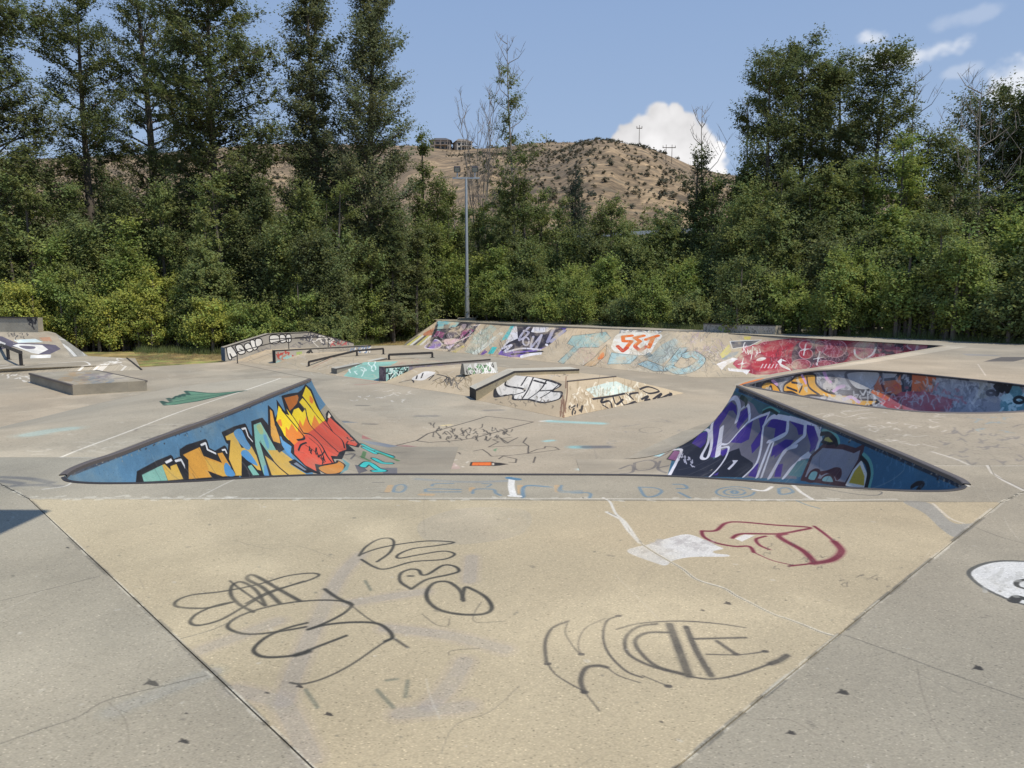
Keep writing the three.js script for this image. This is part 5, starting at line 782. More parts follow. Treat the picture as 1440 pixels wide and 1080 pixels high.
{ // ---- street section
  const A = zz(300, 455, 6), B = zz(520, 490, 7.2), C = zz(640, 505, 4.235), W = '#d9d6cf', O = { smooth: true, line: BLK, w: 0.045 };
  const l1 = LED1.paint; l1.scribble('#6e6d70', 0.05, [320, 480, 480, 500], 40, 110, { a: 0.5, dx: 12, dy: 6 });
  for (const q of [[[112, 205], [150, 190], [200, 262], [188, 275], [160, 285], [140, 255], [155, 298], [130, 298]], [[188, 190], [235, 178], [270, 240], [230, 262], [205, 240]], [[262, 182], [300, 165], [335, 220], [300, 240], [270, 215]], [[310, 150], [345, 142], [375, 200], [340, 222]], [[355, 135], [400, 128], [412, 170], [365, 198]], [[478, 105], [540, 98], [560, 130], [550, 160], [485, 168]], [[560, 100], [600, 98], [615, 150], [570, 160]], [[615, 98], [650, 95], [655, 150], [620, 155]]]) l1.fill(W, A(q), O);
  for (const q of [[[480, 135], [650, 122]], [[220, 215], [250, 225]], [[690, 120], [820, 112]], [[820, 100], [960, 130], [1060, 170]]]) l1.line(BLK, 0.04, A(q)); l1.scribble('#3c3f4c', 0.05, [420, 470, 485, 485], 30, 111, { a: 0.7, dx: 9, dy: 5 }); l1.scribble('#b25a5a', 0.06, [465, 480, 488, 486], 8, 112, { a: 0.7 }); l1.scribble('#dcd9d2', 0.05, [435, 472, 470, 482], 14, 113, { a: 0.8 });
  const l2 = LED2.paint; l2.scribble('#a5483f', 0.05, [388, 495, 410, 502], 12, 114, { dx: 6, dy: 3 }); l2.scribble('#8fb3b0', 0.06, [388, 500, 412, 510], 16, 115, { dx: 8, dy: 4, a: 0.8 }); l2.scribble('#b8674f', 0.06, [390, 506, 418, 513], 12, 116, { dx: 8, dy: 3, a: 0.7 }); l2.fill('#8fa356', A([[700, 240], [750, 235], [740, 290], [705, 300]]), { a: 0.8 }); l2.scribble('#2f2f30', 0.06, [431, 493, 440, 497], 4, 117); l2.scribble('#6f87a8', 0.05, [497, 489, 519, 499], 18, 118, { dx: 6, dy: 5 }); l2.scribble('#dddad2', 0.04, [497, 492, 519, 499], 12, 119, { dx: 6, dy: 5 }); l2.scribble('#77746c', 0.03, [440, 490, 500, 500], 20, 120, { a: 0.5 });
  const l4 = LED4.paint; l4.fill('#8dbab4', B([[165, 190], [400, 175], [380, 270], [300, 345], [165, 350]])); for (const q of [oval(265, 262, 50, 55), oval(230, 290, 16, 28), oval(290, 280, 14, 40)]) l4.line(BLK, 0.035, B(q)); l4.scribble(BLK, 0.03, [545, 516, 575, 536], 16, 121, { dx: 8, dy: 8 }); l4.scribble('#d5ebe6', 0.04, [545, 516, 572, 538], 14, 122, { dx: 7, dy: 7 }); l4.scribble('#7d7689', 0.06, [572, 512, 680, 524], 40, 123, { dx: 10, dy: 4, a: 0.6 }); LED4.paintEnd.scribble('#8d7f83', 0.03, [531, 516, 543, 538], 20, 124, { dx: 3, dy: 5 });
  PBX.fill('#86b3a3', [[483, 529], [498, 514], [512, 509.5], [560, 508], [540, 520], [531, 536]]); PBX.fill('#b99a8c', [[470, 529], [483, 529], [531, 536], [531, 539], [500, 536]], { a: 0.6 }); PBX.scribble('#cfe0d6', 0.04, [490, 514, 530, 525], 12, 126, { dx: 9, dy: 4 }); PBX.scribble('#b08a7c', 0.06, [545, 500, 660, 512], 40, 127, { a: 0.45, dx: 16, dy: 3 });
  PBX.fill('#d4d0c7', B([[430, 300], [480, 270], [560, 232], [665, 245], [600, 290], [540, 322], [440, 320]]), { smooth: true, a: 0.95 }); for (const q of [[[300, 345], [420, 320], [445, 345]], [[590, 300], [650, 268], [600, 320]], [[680, 262], [780, 290], [740, 340], [700, 355]], [[640, 330], [720, 290]], [[760, 320], [800, 290], [790, 350]], [[480, 275], [470, 310]], [[540, 250], [520, 300]]]) PBX.line('#3a3735', 0.05, B(q)); PBX.scribble('#77694f', 0.03, [610, 525, 665, 545], 34, 128, { a: 0.5, dx: 10, dy: 5 }); PBX.scribble('#4a4744', 0.03, [625, 530, 650, 542], 16, 129, { a: 0.7, dx: 7, dy: 5 }); PBX.scribble('#8a8170', 0.04, [320, 480, 540, 515], 60, 130, { a: 0.4, dx: 22, dy: 4 }); PBX.scribble('#c3bba9', 0.05, [320, 480, 640, 535], 60, 131, { a: 0.4, dx: 22, dy: 4 }); PBX.fill('#d6d2c8', A([[505, 210], [540, 190], [615, 192], [575, 215]])); PBX.line('#9a6252', 0.05, A([[840, 370], [1000, 290]]), { a: 0.8 }); PBX.line('#3f3a36', 0.05, A([[880, 385], [1030, 330]]), { a: 0.4 });
  PC.fill('#d6d3cb', C([[238, 190], [262, 170], [300, 130], [420, 115], [470, 122], [625, 150], [580, 190], [632, 198], [622, 235], [560, 255], [510, 258], [440, 242], [350, 240], [342, 212], [265, 222]]), { smooth: true, line: '#2f2e30', w: 0.06 }); for (const q of [[[330, 125], [300, 170], [400, 180], [410, 195], [345, 215]], [[440, 110], [395, 165]], [[470, 120], [430, 190], [400, 235]], [[545, 135], [500, 190], [440, 235]], [[620, 150], [560, 200], [510, 230]], [[500, 190], [580, 185]], [[470, 140], [540, 150]]]) PC.line('#2f2e30', 0.05, C(q)); PC.line('#2f2e30', 0.07, C([[236, 195], [240, 225], [300, 215]])); PC.scribble('#a9a69f', 0.04, [700, 535, 785, 560], 30, 132, { a: 0.5, dx: 6, dy: 5 });
  PC.scribble('#6b6356', 0.025, [690, 562, 780, 572], 22, 133, { a: 0.6, dx: 6, dy: 4 }); PC.scribble('#7a5f4c', 0.03, [788, 540, 796, 588], 12, 134, { a: 0.8, dx: 2, dy: 10 }); PC.line('#6e5a4a', 0.03, C([[668, 130], [665, 220], [640, 345]])); PC.fill('#bccfca', C([[775, 160], [860, 145], [960, 132], [1075, 185], [960, 210], [830, 228]]), { a: 0.8 }); PC.scribble('#8d7d63', 0.025, [800, 540, 900, 578], 90, 135, { a: 0.5, dx: 4, dy: 8 }); PC.scribble('#d9d3c3', 0.03, [800, 540, 910, 575], 50, 136, { a: 0.6, dx: 5, dy: 6 });
  for (const q of [[[820, 238], [930, 222], [1010, 205]], [[880, 235], [870, 260], [920, 250], [935, 290]], [[940, 225], [960, 270], [1000, 240]], [[980, 225], [1010, 275], [1070, 255], [1085, 268]], [[1020, 205], [1060, 240], [1040, 210], [1090, 200]], [[1110, 240], [1150, 220], [1130, 250], [1160, 240]], [[1100, 180], [1150, 165], [1215, 190], [1160, 205], [1120, 190]], [[1180, 240], [1230, 205], [1210, 240], [1290, 205], [1250, 250]], [[880, 275], [910, 292]], [[1280, 200], [1300, 240]]]) PC.line('#26252a', 0.045, C(q)); PC.scribble('#3b3836', 0.03, [800, 570, 820, 585], 8, 137, { dx: 5, dy: 5 }); PC.scribble('#3b3733', 0.025, [770, 525, 800, 529], 8, 138, { a: 0.6, dx: 9, dy: 1.5 });
  LEDC.paint.scribble('#7b7468', 0.03, [690, 535, 740, 550], 10, 139, { a: 0.5 });
  PAF.scribble('#2f3032', 0.025, [657, 514, 700, 525], 18, 140, { dx: 5, dy: 6 }); PAF.scribble('#f0eee8', 0.05, [658, 515, 698, 525], 18, 141, { dx: 6, dy: 7 }); PAF.scribble('#5f9a5c', 0.03, [656, 513, 690, 520], 7, 142, { dx: 5, dy: 5 });
  const P = zz(0, 430, 6.26);
  PMP.scribble('#b58a58', 0.2, [85, 525, 120, 540], 12, 143, { a: 0.25, dx: 14, dy: 3 }); PMP.scribble('#6d6572', 0.2, [115, 524, 160, 538], 14, 144, { a: 0.25, dx: 14, dy: 3 }); PMP.scribble('#75838c', 0.15, [120, 532, 170, 545], 12, 145, { a: 0.4, dx: 14, dy: 3 }); PMP.scribble('#b5a998', 0.12, [60, 520, 190, 545], 30, 146, { a: 0.4, dx: 14, dy: 3 });
  PPD.scribble('#b8563f', 0.08, [68, 517, 122, 523], 12, 147, { dx: 6, dy: 2 }); PPD.line('#d8d3c8', 0.08, P([[350, 510], [560, 500], [720, 490], [780, 505], [800, 540]])); PPD.scribble('#d8d3c8', 0.08, [0, 512, 60, 535], 24, 148, { dx: 12, dy: 3, a: 0.8 }); PPD.scribble('#d5d0c4', 0.08, [140, 505, 180, 520], 14, 149, { dx: 12, dy: 3, a: 0.7 }); PF.scribble('#d8d3c8', 0.06, [0, 518, 60, 536], 20, 150, { dx: 12, dy: 3, a: 0.8 }); PPD.fill('#77757a', P([[900, 430], [990, 428], [1030, 450], [960, 455]]), { a: 0.7 });
  PLB.fill('#5b5663', P([[-300, 240], [20, 270], [140, 325], [390, 335], [490, 345], [535, 380], [440, 425], [340, 430], [260, 400], [110, 360], [30, 380], [-300, 470]])); PLB.fill('#d6d3cb', P([[110, 350], [160, 335], [370, 345], [425, 385], [340, 425], [280, 415]])); PLB.fill('#6a6570', P([[170, 352], [300, 358], [300, 378], [220, 378]]), { smooth: true }); PLB.fill('#d6d3cb', P([[-200, 300], [0, 310], [50, 330], [40, 360], [-200, 400]])); PLB.fill('#d6d3cb', P([[270, 435], [450, 430], [445, 458], [265, 462]])); PLB.fill('#cfe0e2', P([[120, 300], [310, 290], [380, 320], [160, 325]]), { a: 0.9 }); PLB.fill('#b0714f', P([[340, 280], [440, 275], [460, 315], [380, 310]]), { a: 0.5 }); PLB.scribble('#4e4c4a', 0.06, [10, 468, 42, 474], 14, 151, { dx: 5, dy: 3 });
  PHB.fill('#66616c', P([[480, 250], [560, 290], [760, 440], [580, 450]])); PHB.fill('#d6d3cb', P([[505, 300], [560, 340], [680, 445], [650, 445]])); PHB.line('#d6d3cb', 0.08, P([[520, 290], [640, 360], [740, 435]])); PWL.scribble('#3a393c', 0.06, [38, 448, 54, 456], 12, 152, { dx: 4, dy: 4 });
  PBL.scribble('#5d5c5a', 0.025, [990, 458, 1090, 468], 50, 153, { dx: 5, dy: 5, a: 0.7 }); PBL.scribble('#b5b3ab', 0.03, [990, 458, 1090, 468], 50, 154, { dx: 5, dy: 5, a: 0.6 }); PBL.scribble('#8a9a5a', 0.05, [1010, 459, 1020, 466], 6, 155, { dx: 4, dy: 4 });
}

// ================================================================ ground, hill, trees
// signed distance behind the far bank's lip line: the land behind it lies at deck level
const bDir = E2.clone().sub(A).setY(0).normalize();
const behind = (x, d) => -((x - A.x) * nB.x + (-d - A.z) * nB.z);
function groundY(x, d) {
  const k = sstep(1.6, 3.4, behind(x, d)) * sstep(-9, -4.5, x), y = lerp(F - 0.06, -0.07, k);
  const r = Math.hypot(x, d); return y + (r > 60 ? (r - 60) * 0.12 : 0) + 0.03 * N(x * 9, d * 9) * sstep(0, 3, k > 0.5 ? behind(x, d) - 3 : d - 34);
}
const canvasTile = (w, fnPix, seed) => { const c = document.createElement('canvas'); c.width = c.height = w; const g = c.getContext('2d'), im = g.createImageData(w, w), R = rng(seed); for (let y = 0; y < w; y++) for (let x = 0; x < w; x++) { const q = fnPix(x, y, R); im.data.set([q[0], q[1], q[2], 255], (y * w + x) * 4); } g.putImageData(im, 0, 0); const t = new THREE.CanvasTexture(c); t.colorSpace = THREE.SRGBColorSpace; t.wrapS = t.wrapT = THREE.RepeatWrapping; return t; };
{
  const pos = [], uv = [], idx = [], nx = 150, nd = 150, X = (i) => { const t = i / nx * 2 - 1; return Math.sign(t) * (Math.abs(t) * 60 + Math.pow(Math.abs(t), 5) * 840); }, D = (j) => { const t = j / nd; return -40 + t * 120 + Math.pow(t, 6) * 820; };
  for (let j = 0; j <= nd; j++) for (let i = 0; i <= nx; i++) { const x = X(i), d = D(j); pos.push(x, d < 2 ? -1.4 : groundY(x, d), -d); uv.push(x / 6, d / 6); }
  for (let j = 0; j < nd; j++) for (let i = 0; i < nx; i++) { const a = j * (nx + 1) + i, b = a + nx + 1; idx.push(a, a + 1, b, a + 1, b + 1, b); }
  const t = canvasTile(512, (x, y, R) => { const n = tileNoise[y * 512 + x], k = 1 + 0.12 * n + 0.35 * (R() - 0.5), g = N(x + 200, y + 77) > 0.5 ? 0.86 : 1; return [142 * k * g, 124 * k, 78 * k * g]; }, 31);
  add(new THREE.Mesh(geo(pos, idx, uv), new THREE.MeshStandardMaterial({ map: t, roughness: 1 })), 'ground', null, null, null, 'structure');
}
// the dry hill behind
const ridge = [[-700, 260], [-300, 240], [0, 225], [110, 222], [250, 215], [380, 202], [500, 203], [590, 205], [640, 210], [700, 208], [745, 201], [800, 200], [850, 202], [900, 207], [935, 219], [965, 233], [1000, 243], [1060, 252], [1150, 262], [1300, 275], [1500, 290], [2200, 330]];
const HR = 430;
const hillY = (px, r) => {                                           // px names a bearing
  let i = 1; while (i < ridge.length - 1 && ridge[i][0] < px) i++;
  const [x0, y0] = ridge[i - 1], [x1, y1] = ridge[i], top = at(px, lerp(y0, y1, (px - x0) / (x1 - x0)), HR).y;
  const s = (r - 75) / (HR - 75), gully = N(px * 0.13 + 13, r * 0.06), n2 = N(px * 0.9, r * 0.5 + 60);
  const k = s < 1 ? Math.max(0, s) + 0.02 * Math.sin(s * 9 + px * 0.004) * s * (1 - s) * 4 : 1 - 0.35 * (s - 1);
  return lerp(2, top, k) + (4.2 * gully + 0.35 * n2) * sstep(0.05, 0.4, s) * (s < 1 ? 1 - sstep(0.55, 0.98, s) : 0) - 3.0 * sstep(0.3, 0, s);
};
{
  const pos = [], uv = [], idx = [], nx = 300, nr = 110;
  for (let j = 0; j <= nr; j++) for (let i = 0; i <= nx; i++) { const px = -900 + 3100 * i / nx, r = 62 + (640 - 62) * j / nr; pos.push((px - 720) / 1000 * r, hillY(px, r), -r); uv.push((px - 720) / 1000 * r / 60, r / 60); }
  for (let j = 0; j < nr; j++) for (let i = 0; i < nx; i++) { const a = j * (nx + 1) + i, b = a + nx + 1; idx.push(a, a + 1, b, a + 1, b + 1, b); }
  const t = canvasTile(1024, (x, y, R) => { const n = N(x * 0.5, y * 0.5), m = N(x * 2.3 + 50, y * 2.3), f = N(x * 0.5 + 250, y * 1.1 + 90); let k = 1 + 0.10 * n + 0.10 * m + 0.12 * (R() - 0.5); const dark = sstep(0.5, 1.5, f + 0.4 * m); return [lerp(130, 108, dark) * k, lerp(111, 95, dark) * k, lerp(85, 75, dark) * k]; }, 33);
  add(new THREE.Mesh(geo(pos, idx, uv), new THREE.MeshStandardMaterial({ map: t, roughness: 1 })), 'hill', null, null, null, 'structure');
}
// ---- leaves
function clump(shoots, per, len, leaf, seed, droop = 0.35) {          // a spray: a few twigs fanning up and out (+z), leaves set along them
  const R = rng(seed), pos = [], idx = [], a = V(0, 0, 0), q = new THREE.Quaternion(), e = new THREE.Euler();
  for (let s = 0; s < shoots; s++) {
    const d = V((R() - 0.5) * 1.7, 0.15 + 0.95 * R(), 0.1 + 0.9 * R()).normalize(), L = len * (0.55 + 0.6 * R()), b0 = V((R() - 0.5) * 0.3, (R() - 0.5) * 0.3, (R() - 0.5) * 0.3).multiplyScalar(len);
    for (let i = 0; i < per; i++) {
      const t = (i + R()) / per, v = b0.clone().addScaledVector(d, L * t).add(V(0, -0.2 * L * t * t, 0)), sp = leaf * (0.9 - 0.4 * t); v.x += (R() - 0.5) * sp; v.y += (R() - 0.5) * sp; v.z += (R() - 0.5) * sp;
      e.set((R() - 0.5) * 1.5 + droop, R() * 6.28, (R() - 0.5) * 1.3); q.setFromEuler(e);
      const l = leaf * (1.15 - 0.5 * t) * (0.65 + 0.7 * R()), w = l * 0.4, o = pos.length / 3;
      for (const [x, y, z] of [[0, 0, 0], [w, 0.1 * l, l * 0.42], [0, -0.08 * l, l], [-w, 0.1 * l, l * 0.42]]) { a.set(x, y, z).applyQuaternion(q).add(v); pos.push(a.x, a.y, a.z); }
      idx.push(o, o + 1, o + 2, o, o + 2, o + 3);
    }
  }
  const g = geo(pos, idx); const f = g.toNonIndexed(); f.computeVertexNormals(); return f;
}
const clumps = [clump(5, 8, 1.0, 0.17, 1), clump(6, 7, 0.9, 0.16, 2), clump(5, 8, 1.1, 0.15, 3), clump(4, 10, 1.15, 0.14, 14)], fine = [clump(5, 8, 0.75, 0.115, 4), clump(6, 7, 0.65, 0.11, 5)];
const needles = clump(5, 12, 0.8, 0.13, 6, 0.9);
const leafMat = (rgb) => new THREE.MeshPhysicalMaterial({ color: new THREE.Color().setRGB(...rgb), roughness: 1, transmission: 0.4, thickness: 0, side: THREE.DoubleSide, specularIntensity: 0.5 });
const LEAF = { dark: leafMat([0.15, 0.178, 0.058]), mid: leafMat([0.2, 0.24, 0.07]), poplar: leafMat([0.19, 0.215, 0.098]), bright: leafMat([0.26, 0.32, 0.072]), yellow: leafMat([0.38, 0.41, 0.08]), spruce: leafMat([0.05, 0.07, 0.042]) };
const BARK = new THREE.MeshStandardMaterial({ color: new THREE.Color().setRGB(0.13, 0.11, 0.09), roughness: 1 }), DEAD = new THREE.MeshStandardMaterial({ color: new THREE.Color().setRGB(0.24, 0.21, 0.18), roughness: 1 });
// grows one tree: returns wood tubes and leaf spots
function grow({ H, R0, cb = 0.12, limbs = 30, rise = 0.75, prof, seed, sub = 5, lean = 0, leafy = 1, twig = 1, open = 0 }) {
  const R = rng(seed), wood = [], spots = [], n = 10, tp = [], tr = [];
  const wob = [R() * 6, R() * 6], r0 = 0.012 * H + 0.05;
  const trunkAt = (f) => V(Math.sin(f * 3 + wob[0]) * 0.02 * H * f + lean * H * f * f, f * H, Math.sin(f * 2.6 + wob[1]) * 0.02 * H * f);
  for (let i = 0; i <= n; i++) { tp.push(trunkAt(i / n)); tr.push(r0 * Math.pow(1 - i / n, 0.8) + 0.012); }
  wood.push(tube(tp, tr, 7));
  const put = (p, s) => { if (R() < leafy) spots.push([p.x + (R() - 0.5) * 0.35, p.y + (R() - 0.5) * 0.35, p.z + (R() - 0.5) * 0.35, s * (0.75 + 0.55 * R())]); };
  for (let i = 0; i < limbs; i++) {
    const f = cb + (0.985 - cb) * Math.pow((i + R()) / limbs, 0.92), az = i * 2.4 + R() * 1.1, L = R0 * prof(clamp((f - cb) / (1 - cb))) * (0.4 + 0.95 * R()) + 0.2;
    if (open && R() < open) continue;
    const o = trunkAt(f), up = rise * (0.6 + 0.7 * R()), pts = [o], m = 5, dir = V(Math.cos(az), up, Math.sin(az)).normalize(), side = V(-Math.sin(az), 0, Math.cos(az)), bend = (R() - 0.5) * 0.5, sag = 0.18 * (R() - 0.35);
    for (let k = 1; k <= m; k++) { const t = k / m; pts.push(o.clone().addScaledVector(dir, L * t).addScaledVector(side, bend * L * t * t).add(V(0, -sag * L * t * t, 0))); }
    const lr = Math.max(0.012, r0 * 0.34 * (1 - f * 0.75)); wood.push(tube(pts, pts.map((_, k) => lerp(lr, 0.007, k / m)), 4));
    for (let k = 2; k <= m; k++) put(pts[k], 1);
    const ns = Math.max(2, Math.round(sub * (0.5 + L / R0)));
    for (let s = 0; s < ns; s++) {
      const t = 0.22 + 0.78 * R(), k = Math.min(m - 1, Math.floor(t * m)), b = pts[k].clone().lerp(pts[k + 1], t * m - k), sl = L * (0.22 + 0.25 * R()) * (1.15 - 0.5 * t), a2 = az + (R() - 0.5) * 3.2, d2 = V(Math.cos(a2), (R() - 0.25) * 1.1 + rise * 0.3, Math.sin(a2)).normalize(), e = b.clone().addScaledVector(d2, sl);
      if (twig) wood.push(tube([b, b.clone().lerp(e, 0.5).add(V(0, 0.04 * sl, 0)), e], [lr * 0.35, lr * 0.25, 0.005], 3));
      const cnt = Math.max(1, Math.round(sl / 0.55)); for (let q = 1; q <= cnt; q++) put(b.clone().lerp(e, q / cnt), 0.95);
    }
  }
  put(trunkAt(1), 0.8); put(trunkAt(0.97), 0.9);
  return { wood, spots };
}
function crownMesh(spots, geom, mat, seed, tint = 0.22, scale = 1, lean = true) {
  const R = rng(seed), im = new THREE.InstancedMesh(geom, mat, spots.length), m = new THREE.Matrix4(), q = new THREE.Quaternion(), e = new THREE.Euler(), c = new THREE.Color();
  spots.forEach(([x, y, z, s], i) => { e.set((R() - 0.5) * 0.7, lean ? Math.atan2(x, z) + (R() - 0.5) * 2.2 : R() * 6.28, (R() - 0.5) * 0.7, 'YXZ'); q.setFromEuler(e); m.compose(V(x, y, z), q, V(s, s, s).multiplyScalar(scale)); im.setMatrixAt(i, m); const k = 1 + tint * (R() - 0.5) * 2, w = 1 + 0.14 * (R() - 0.5) * 2; im.setColorAt(i, c.setRGB(k * w, k, k / w)); });
  im.name = 'crown'; im.userData.kind = 'stuff'; im.castShadow = im.receiveShadow = true; return im;
}
const PROF = {
  poplar: (t) => 0.55 + 0.6 * Math.sin(Math.PI * Math.pow(t, 0.8)) * (1 - 0.35 * t) - 0.35 * t,           // narrow, tapering
  round: (t) => Math.sqrt(Math.max(0, 1 - Math.pow(2 * t - 0.85, 2) * 0.75)),
  cone: (t) => 1.02 - 0.95 * t,
  shrub: (t) => 0.95 - 0.55 * t * t,
};
let total = 0;
function tree(name, label, grp, { px, top, d, w, mat, prof = 'round', limbs = 30, sub = 5, cb = 0.1, rise = 0.75, seed, geom, leafy = 1, lean = 0, scale = 1, category = 'tree', open = 0, tint, leaders = 1 }) {
  const b = at(px, 400, d), x = b.x, y = groundY(x, d) - 0.05, H = at(px, top, d).y - y, R0 = w / 2 / 1000 * d;
  const wood = [], spots = [], RR = rng(seed * 31 + 7);
  for (let k = 0; k < leaders; k++) {                                // several stems of uneven height give the ragged outline
    const a = k * 2.4 + RR(), o = leaders > 1 ? R0 * 0.72 * Math.sqrt((k + 0.3 * RR()) / leaders) : 0, h = k ? H * (0.34 + 0.62 * RR()) : H, r = leaders > 1 ? R0 * (0.3 + 0.26 * RR()) : R0;
    const q = grow({ H: h, R0: r, cb, limbs: Math.round(limbs * (leaders > 1 ? 1.5 / leaders : 1) * (0.6 + 0.4 * h / H)), rise, prof: PROF[k % 2 ? 'cone' : k ? 'poplar' : prof], seed: seed * 13 + k, sub, leafy, lean: lean + (leaders > 1 ? 0.05 * (RR() - 0.5) : 0), twig: category === 'tree' ? 1 : 0, open });
    const ox = Math.cos(a) * o, oz = Math.sin(a) * o;
    for (const t of q.wood) { for (let i = 0; i < t.pos.length; i += 3) { t.pos[i] += ox; t.pos[i + 2] += oz; } wood.push(t); }
    for (const p of q.spots) spots.push([p[0] + ox, p[1], p[2] + oz, p[3]]);
  }
  total += spots.length;
  const g = group(x, y, -d); part(g, category === 'tree' ? 'trunk' : 'stem', tubes(wood), BARK); g.add(crownMesh(spots, geom ?? clumps[seed % 4], LEAF[mat], seed * 7 + 1, tint, scale));
  return add(g, name, label, category, grp);
}
const TL = { tall: 'tall dark green cottonwood with spreading crown above the woods', pop: 'tall columnar poplar tapering to the sky', mid: 'mid-height leafy tree in the woodland edge', light: 'bright green young tree in the woodland edge', shrub: 'yellow-green shrub at the foot of the trees', low: 'dense green bush at the foot of the trees' };
const TG = { tall: 'tall cottonwoods', pop: 'columnar poplars', mid: 'woodland edge trees', light: 'young bright trees', shrub: 'yellow-green shrubs', low: 'green bushes' };
let sd = 100;
const where = (px) => px < 330 ? 'behind the manual pad' : px < 590 ? 'behind the white lettered ledge' : px < 760 ? 'near the light pole' : px < 1000 ? 'below the hill' : px < 1240 ? 'behind the red graffiti' : 'beside the grey dead trunk';
const look = { cone: 'pointed', round: 'rounded', shrub: 'broad', poplar: 'slender' };
// tall trees on the left
for (const [px, top, d, w, limbs, open] of [[0, -80, 46, 180, 112, 0], [-110, -40, 50, 180, 60, 0], [136, -26, 52, 118, 84, 0.08], [222, -90, 56, 116, 84, 0.08], [314, -60, 49, 172, 124, 0.03]]) tree('cottonwood_tree', TL.tall, TG.tall, { px, top, d, w, mat: 'dark', prof: 'round', limbs, sub: 8, cb: 0.06, rise: 0.7, seed: sd++, open });
for (const [px, top, d, w, limbs] of [[446, -60, 52, 122, 112], [528, -34, 50, 132, 122]]) tree('poplar_tree', TL.pop, TG.pop, { px, top, d, w, mat: 'poplar', prof: 'poplar', limbs, sub: 7, cb: 0.05, rise: 1.25, seed: sd++ });
// tall trees on the right
for (const [px, top, d, w, limbs, mat] of [[1075, 92, 47, 84, 58, 'dark'], [1122, 70, 49, 112, 78, 'dark'], [1172, 92, 52, 84, 56, 'dark'], [1222, 80, 46, 94, 58, 'dark'], [1400, 140, 44, 140, 70, 'dark'], [1470, 120, 42, 150, 46, 'dark'], [1560, 90, 44, 170, 46, 'dark']]) tree('cottonwood_tree', `tall dark cottonwood with bare lower trunk ${where(px)}`, `tall cottonwoods ${where(px)}`, { px, top, d, w, mat, prof: 'round', limbs, sub: 7, cb: 0.2, rise: 0.95, seed: sd++, open: 0.06 });
// woodland edge: left, middle, right
const mids = [[-150, 210, 46, 130], [-70, 225, 60, 90], [10, 235, 60, 90], [75, 240, 61, 80], [150, 232, 60, 90], [230, 240, 61, 90], [300, 236, 60, 90], [375, 238, 60, 90], [430, 232, 61, 90], [490, 240, 60, 90], [1145, 238, 40, 70], [1200, 252, 39, 70], [1290, 196, 41, 80], [1085, 250, 41, 70], [1075, 330, 36.5, 80], [1210, 345, 33.5, 80], [1280, 320, 32.5, 80], [1350, 340, 31, 90], [1010, 350, 40.5, 70], [745, 350, 50, 70], [905, 330, 47, 60], [-60, 240, 43, 140], [30, 262, 42.5, 130], [95, 262, 44, 120], [165, 300, 42, 120], [235, 285, 44, 120], [300, 262, 42.5, 130], [365, 255, 44, 120], [415, 290, 42, 110], [480, 270, 44, 120], [535, 290, 48, 110], [585, 205, 53, 100], [612, 268, 54, 80], [560, 330, 52, 90], [270, 340, 40, 100], [120, 345, 40, 100], [450, 345, 40.5, 100],
  [655, 290, 58, 70], [690, 292, 60, 80], [645, 345, 56, 80], [735, 262, 57, 80], [760, 300, 56, 80], [712, 330, 54, 90], [790, 330, 54, 80], [855, 278, 56, 70], [830, 345, 52, 80], [880, 342, 52, 80], [920, 345, 50, 80], [960, 242, 48, 90], [990, 262, 47, 90], [940, 318, 47, 70], [870, 360, 48, 90],
  [1025, 255, 45, 90], [1050, 272, 42, 90], [1105, 265, 41, 100], [1160, 262, 42, 90], [1300, 205, 42, 90], [1330, 262, 38, 100], [1190, 300, 38, 90], [1380, 300, 36, 110], [1130, 330, 38.5, 90], [1030, 330, 42, 80], [1440, 270, 35, 110], [1510, 250, 35, 130], [1600, 230, 36, 140]];
mids.forEach(([px, top, d, w], i) => tree('broadleaf_tree', `${look[['cone', 'round', 'shrub', 'poplar'][(i * 7 + 3) % 4]]} ${i % 3 ? 'mid-green' : 'dark green'} tree in the woodland edge ${where(px)}`, `woodland edge trees ${where(px)}`, { px: px + ((i * 37) % 21) - 10, top: top - 14 + ((i * 53) % 41) - 12, d: d + ((i * 29) % 17) / 8, w: w * (1.0 + ((i * 13) % 9) / 24), mat: i % 3 ? 'mid' : 'dark', prof: ['cone', 'round', 'shrub', 'poplar'][(i * 7 + 3) % 4], leaders: 4 + (i * 3) % 4, limbs: 58 + (i * 5) % 14, sub: 5, open: 0.08, cb: 0.03, rise: 1.1, seed: sd++ }));
for (const [px, top, d, w] of [[622, 318, 55, 60], [590, 350, 53, 60], [690, 360, 53, 70], [640, 372, 54, 60], [1252, 196, 40, 100], [1240, 300, 35, 90], [1300, 330, 34, 90], [70, 345, 40, 70], [1412, 310, 31.5, 80], [850, 372, 45, 70], [180, 318, 41, 70], [960, 380, 42.5, 60], [800, 385, 47, 70], [700, 385, 50, 80], [1475, 300, 30, 100]]) tree('young_tree', `bright green young tree in the woodland edge ${where(px)}`, `young bright trees ${where(px)}`, { px, top, d, w: w * 1.1, mat: 'bright', prof: 'cone', leaders: 4, limbs: 50, sub: 4, cb: 0.03, rise: 0.9, open: 0.08, seed: sd++ });
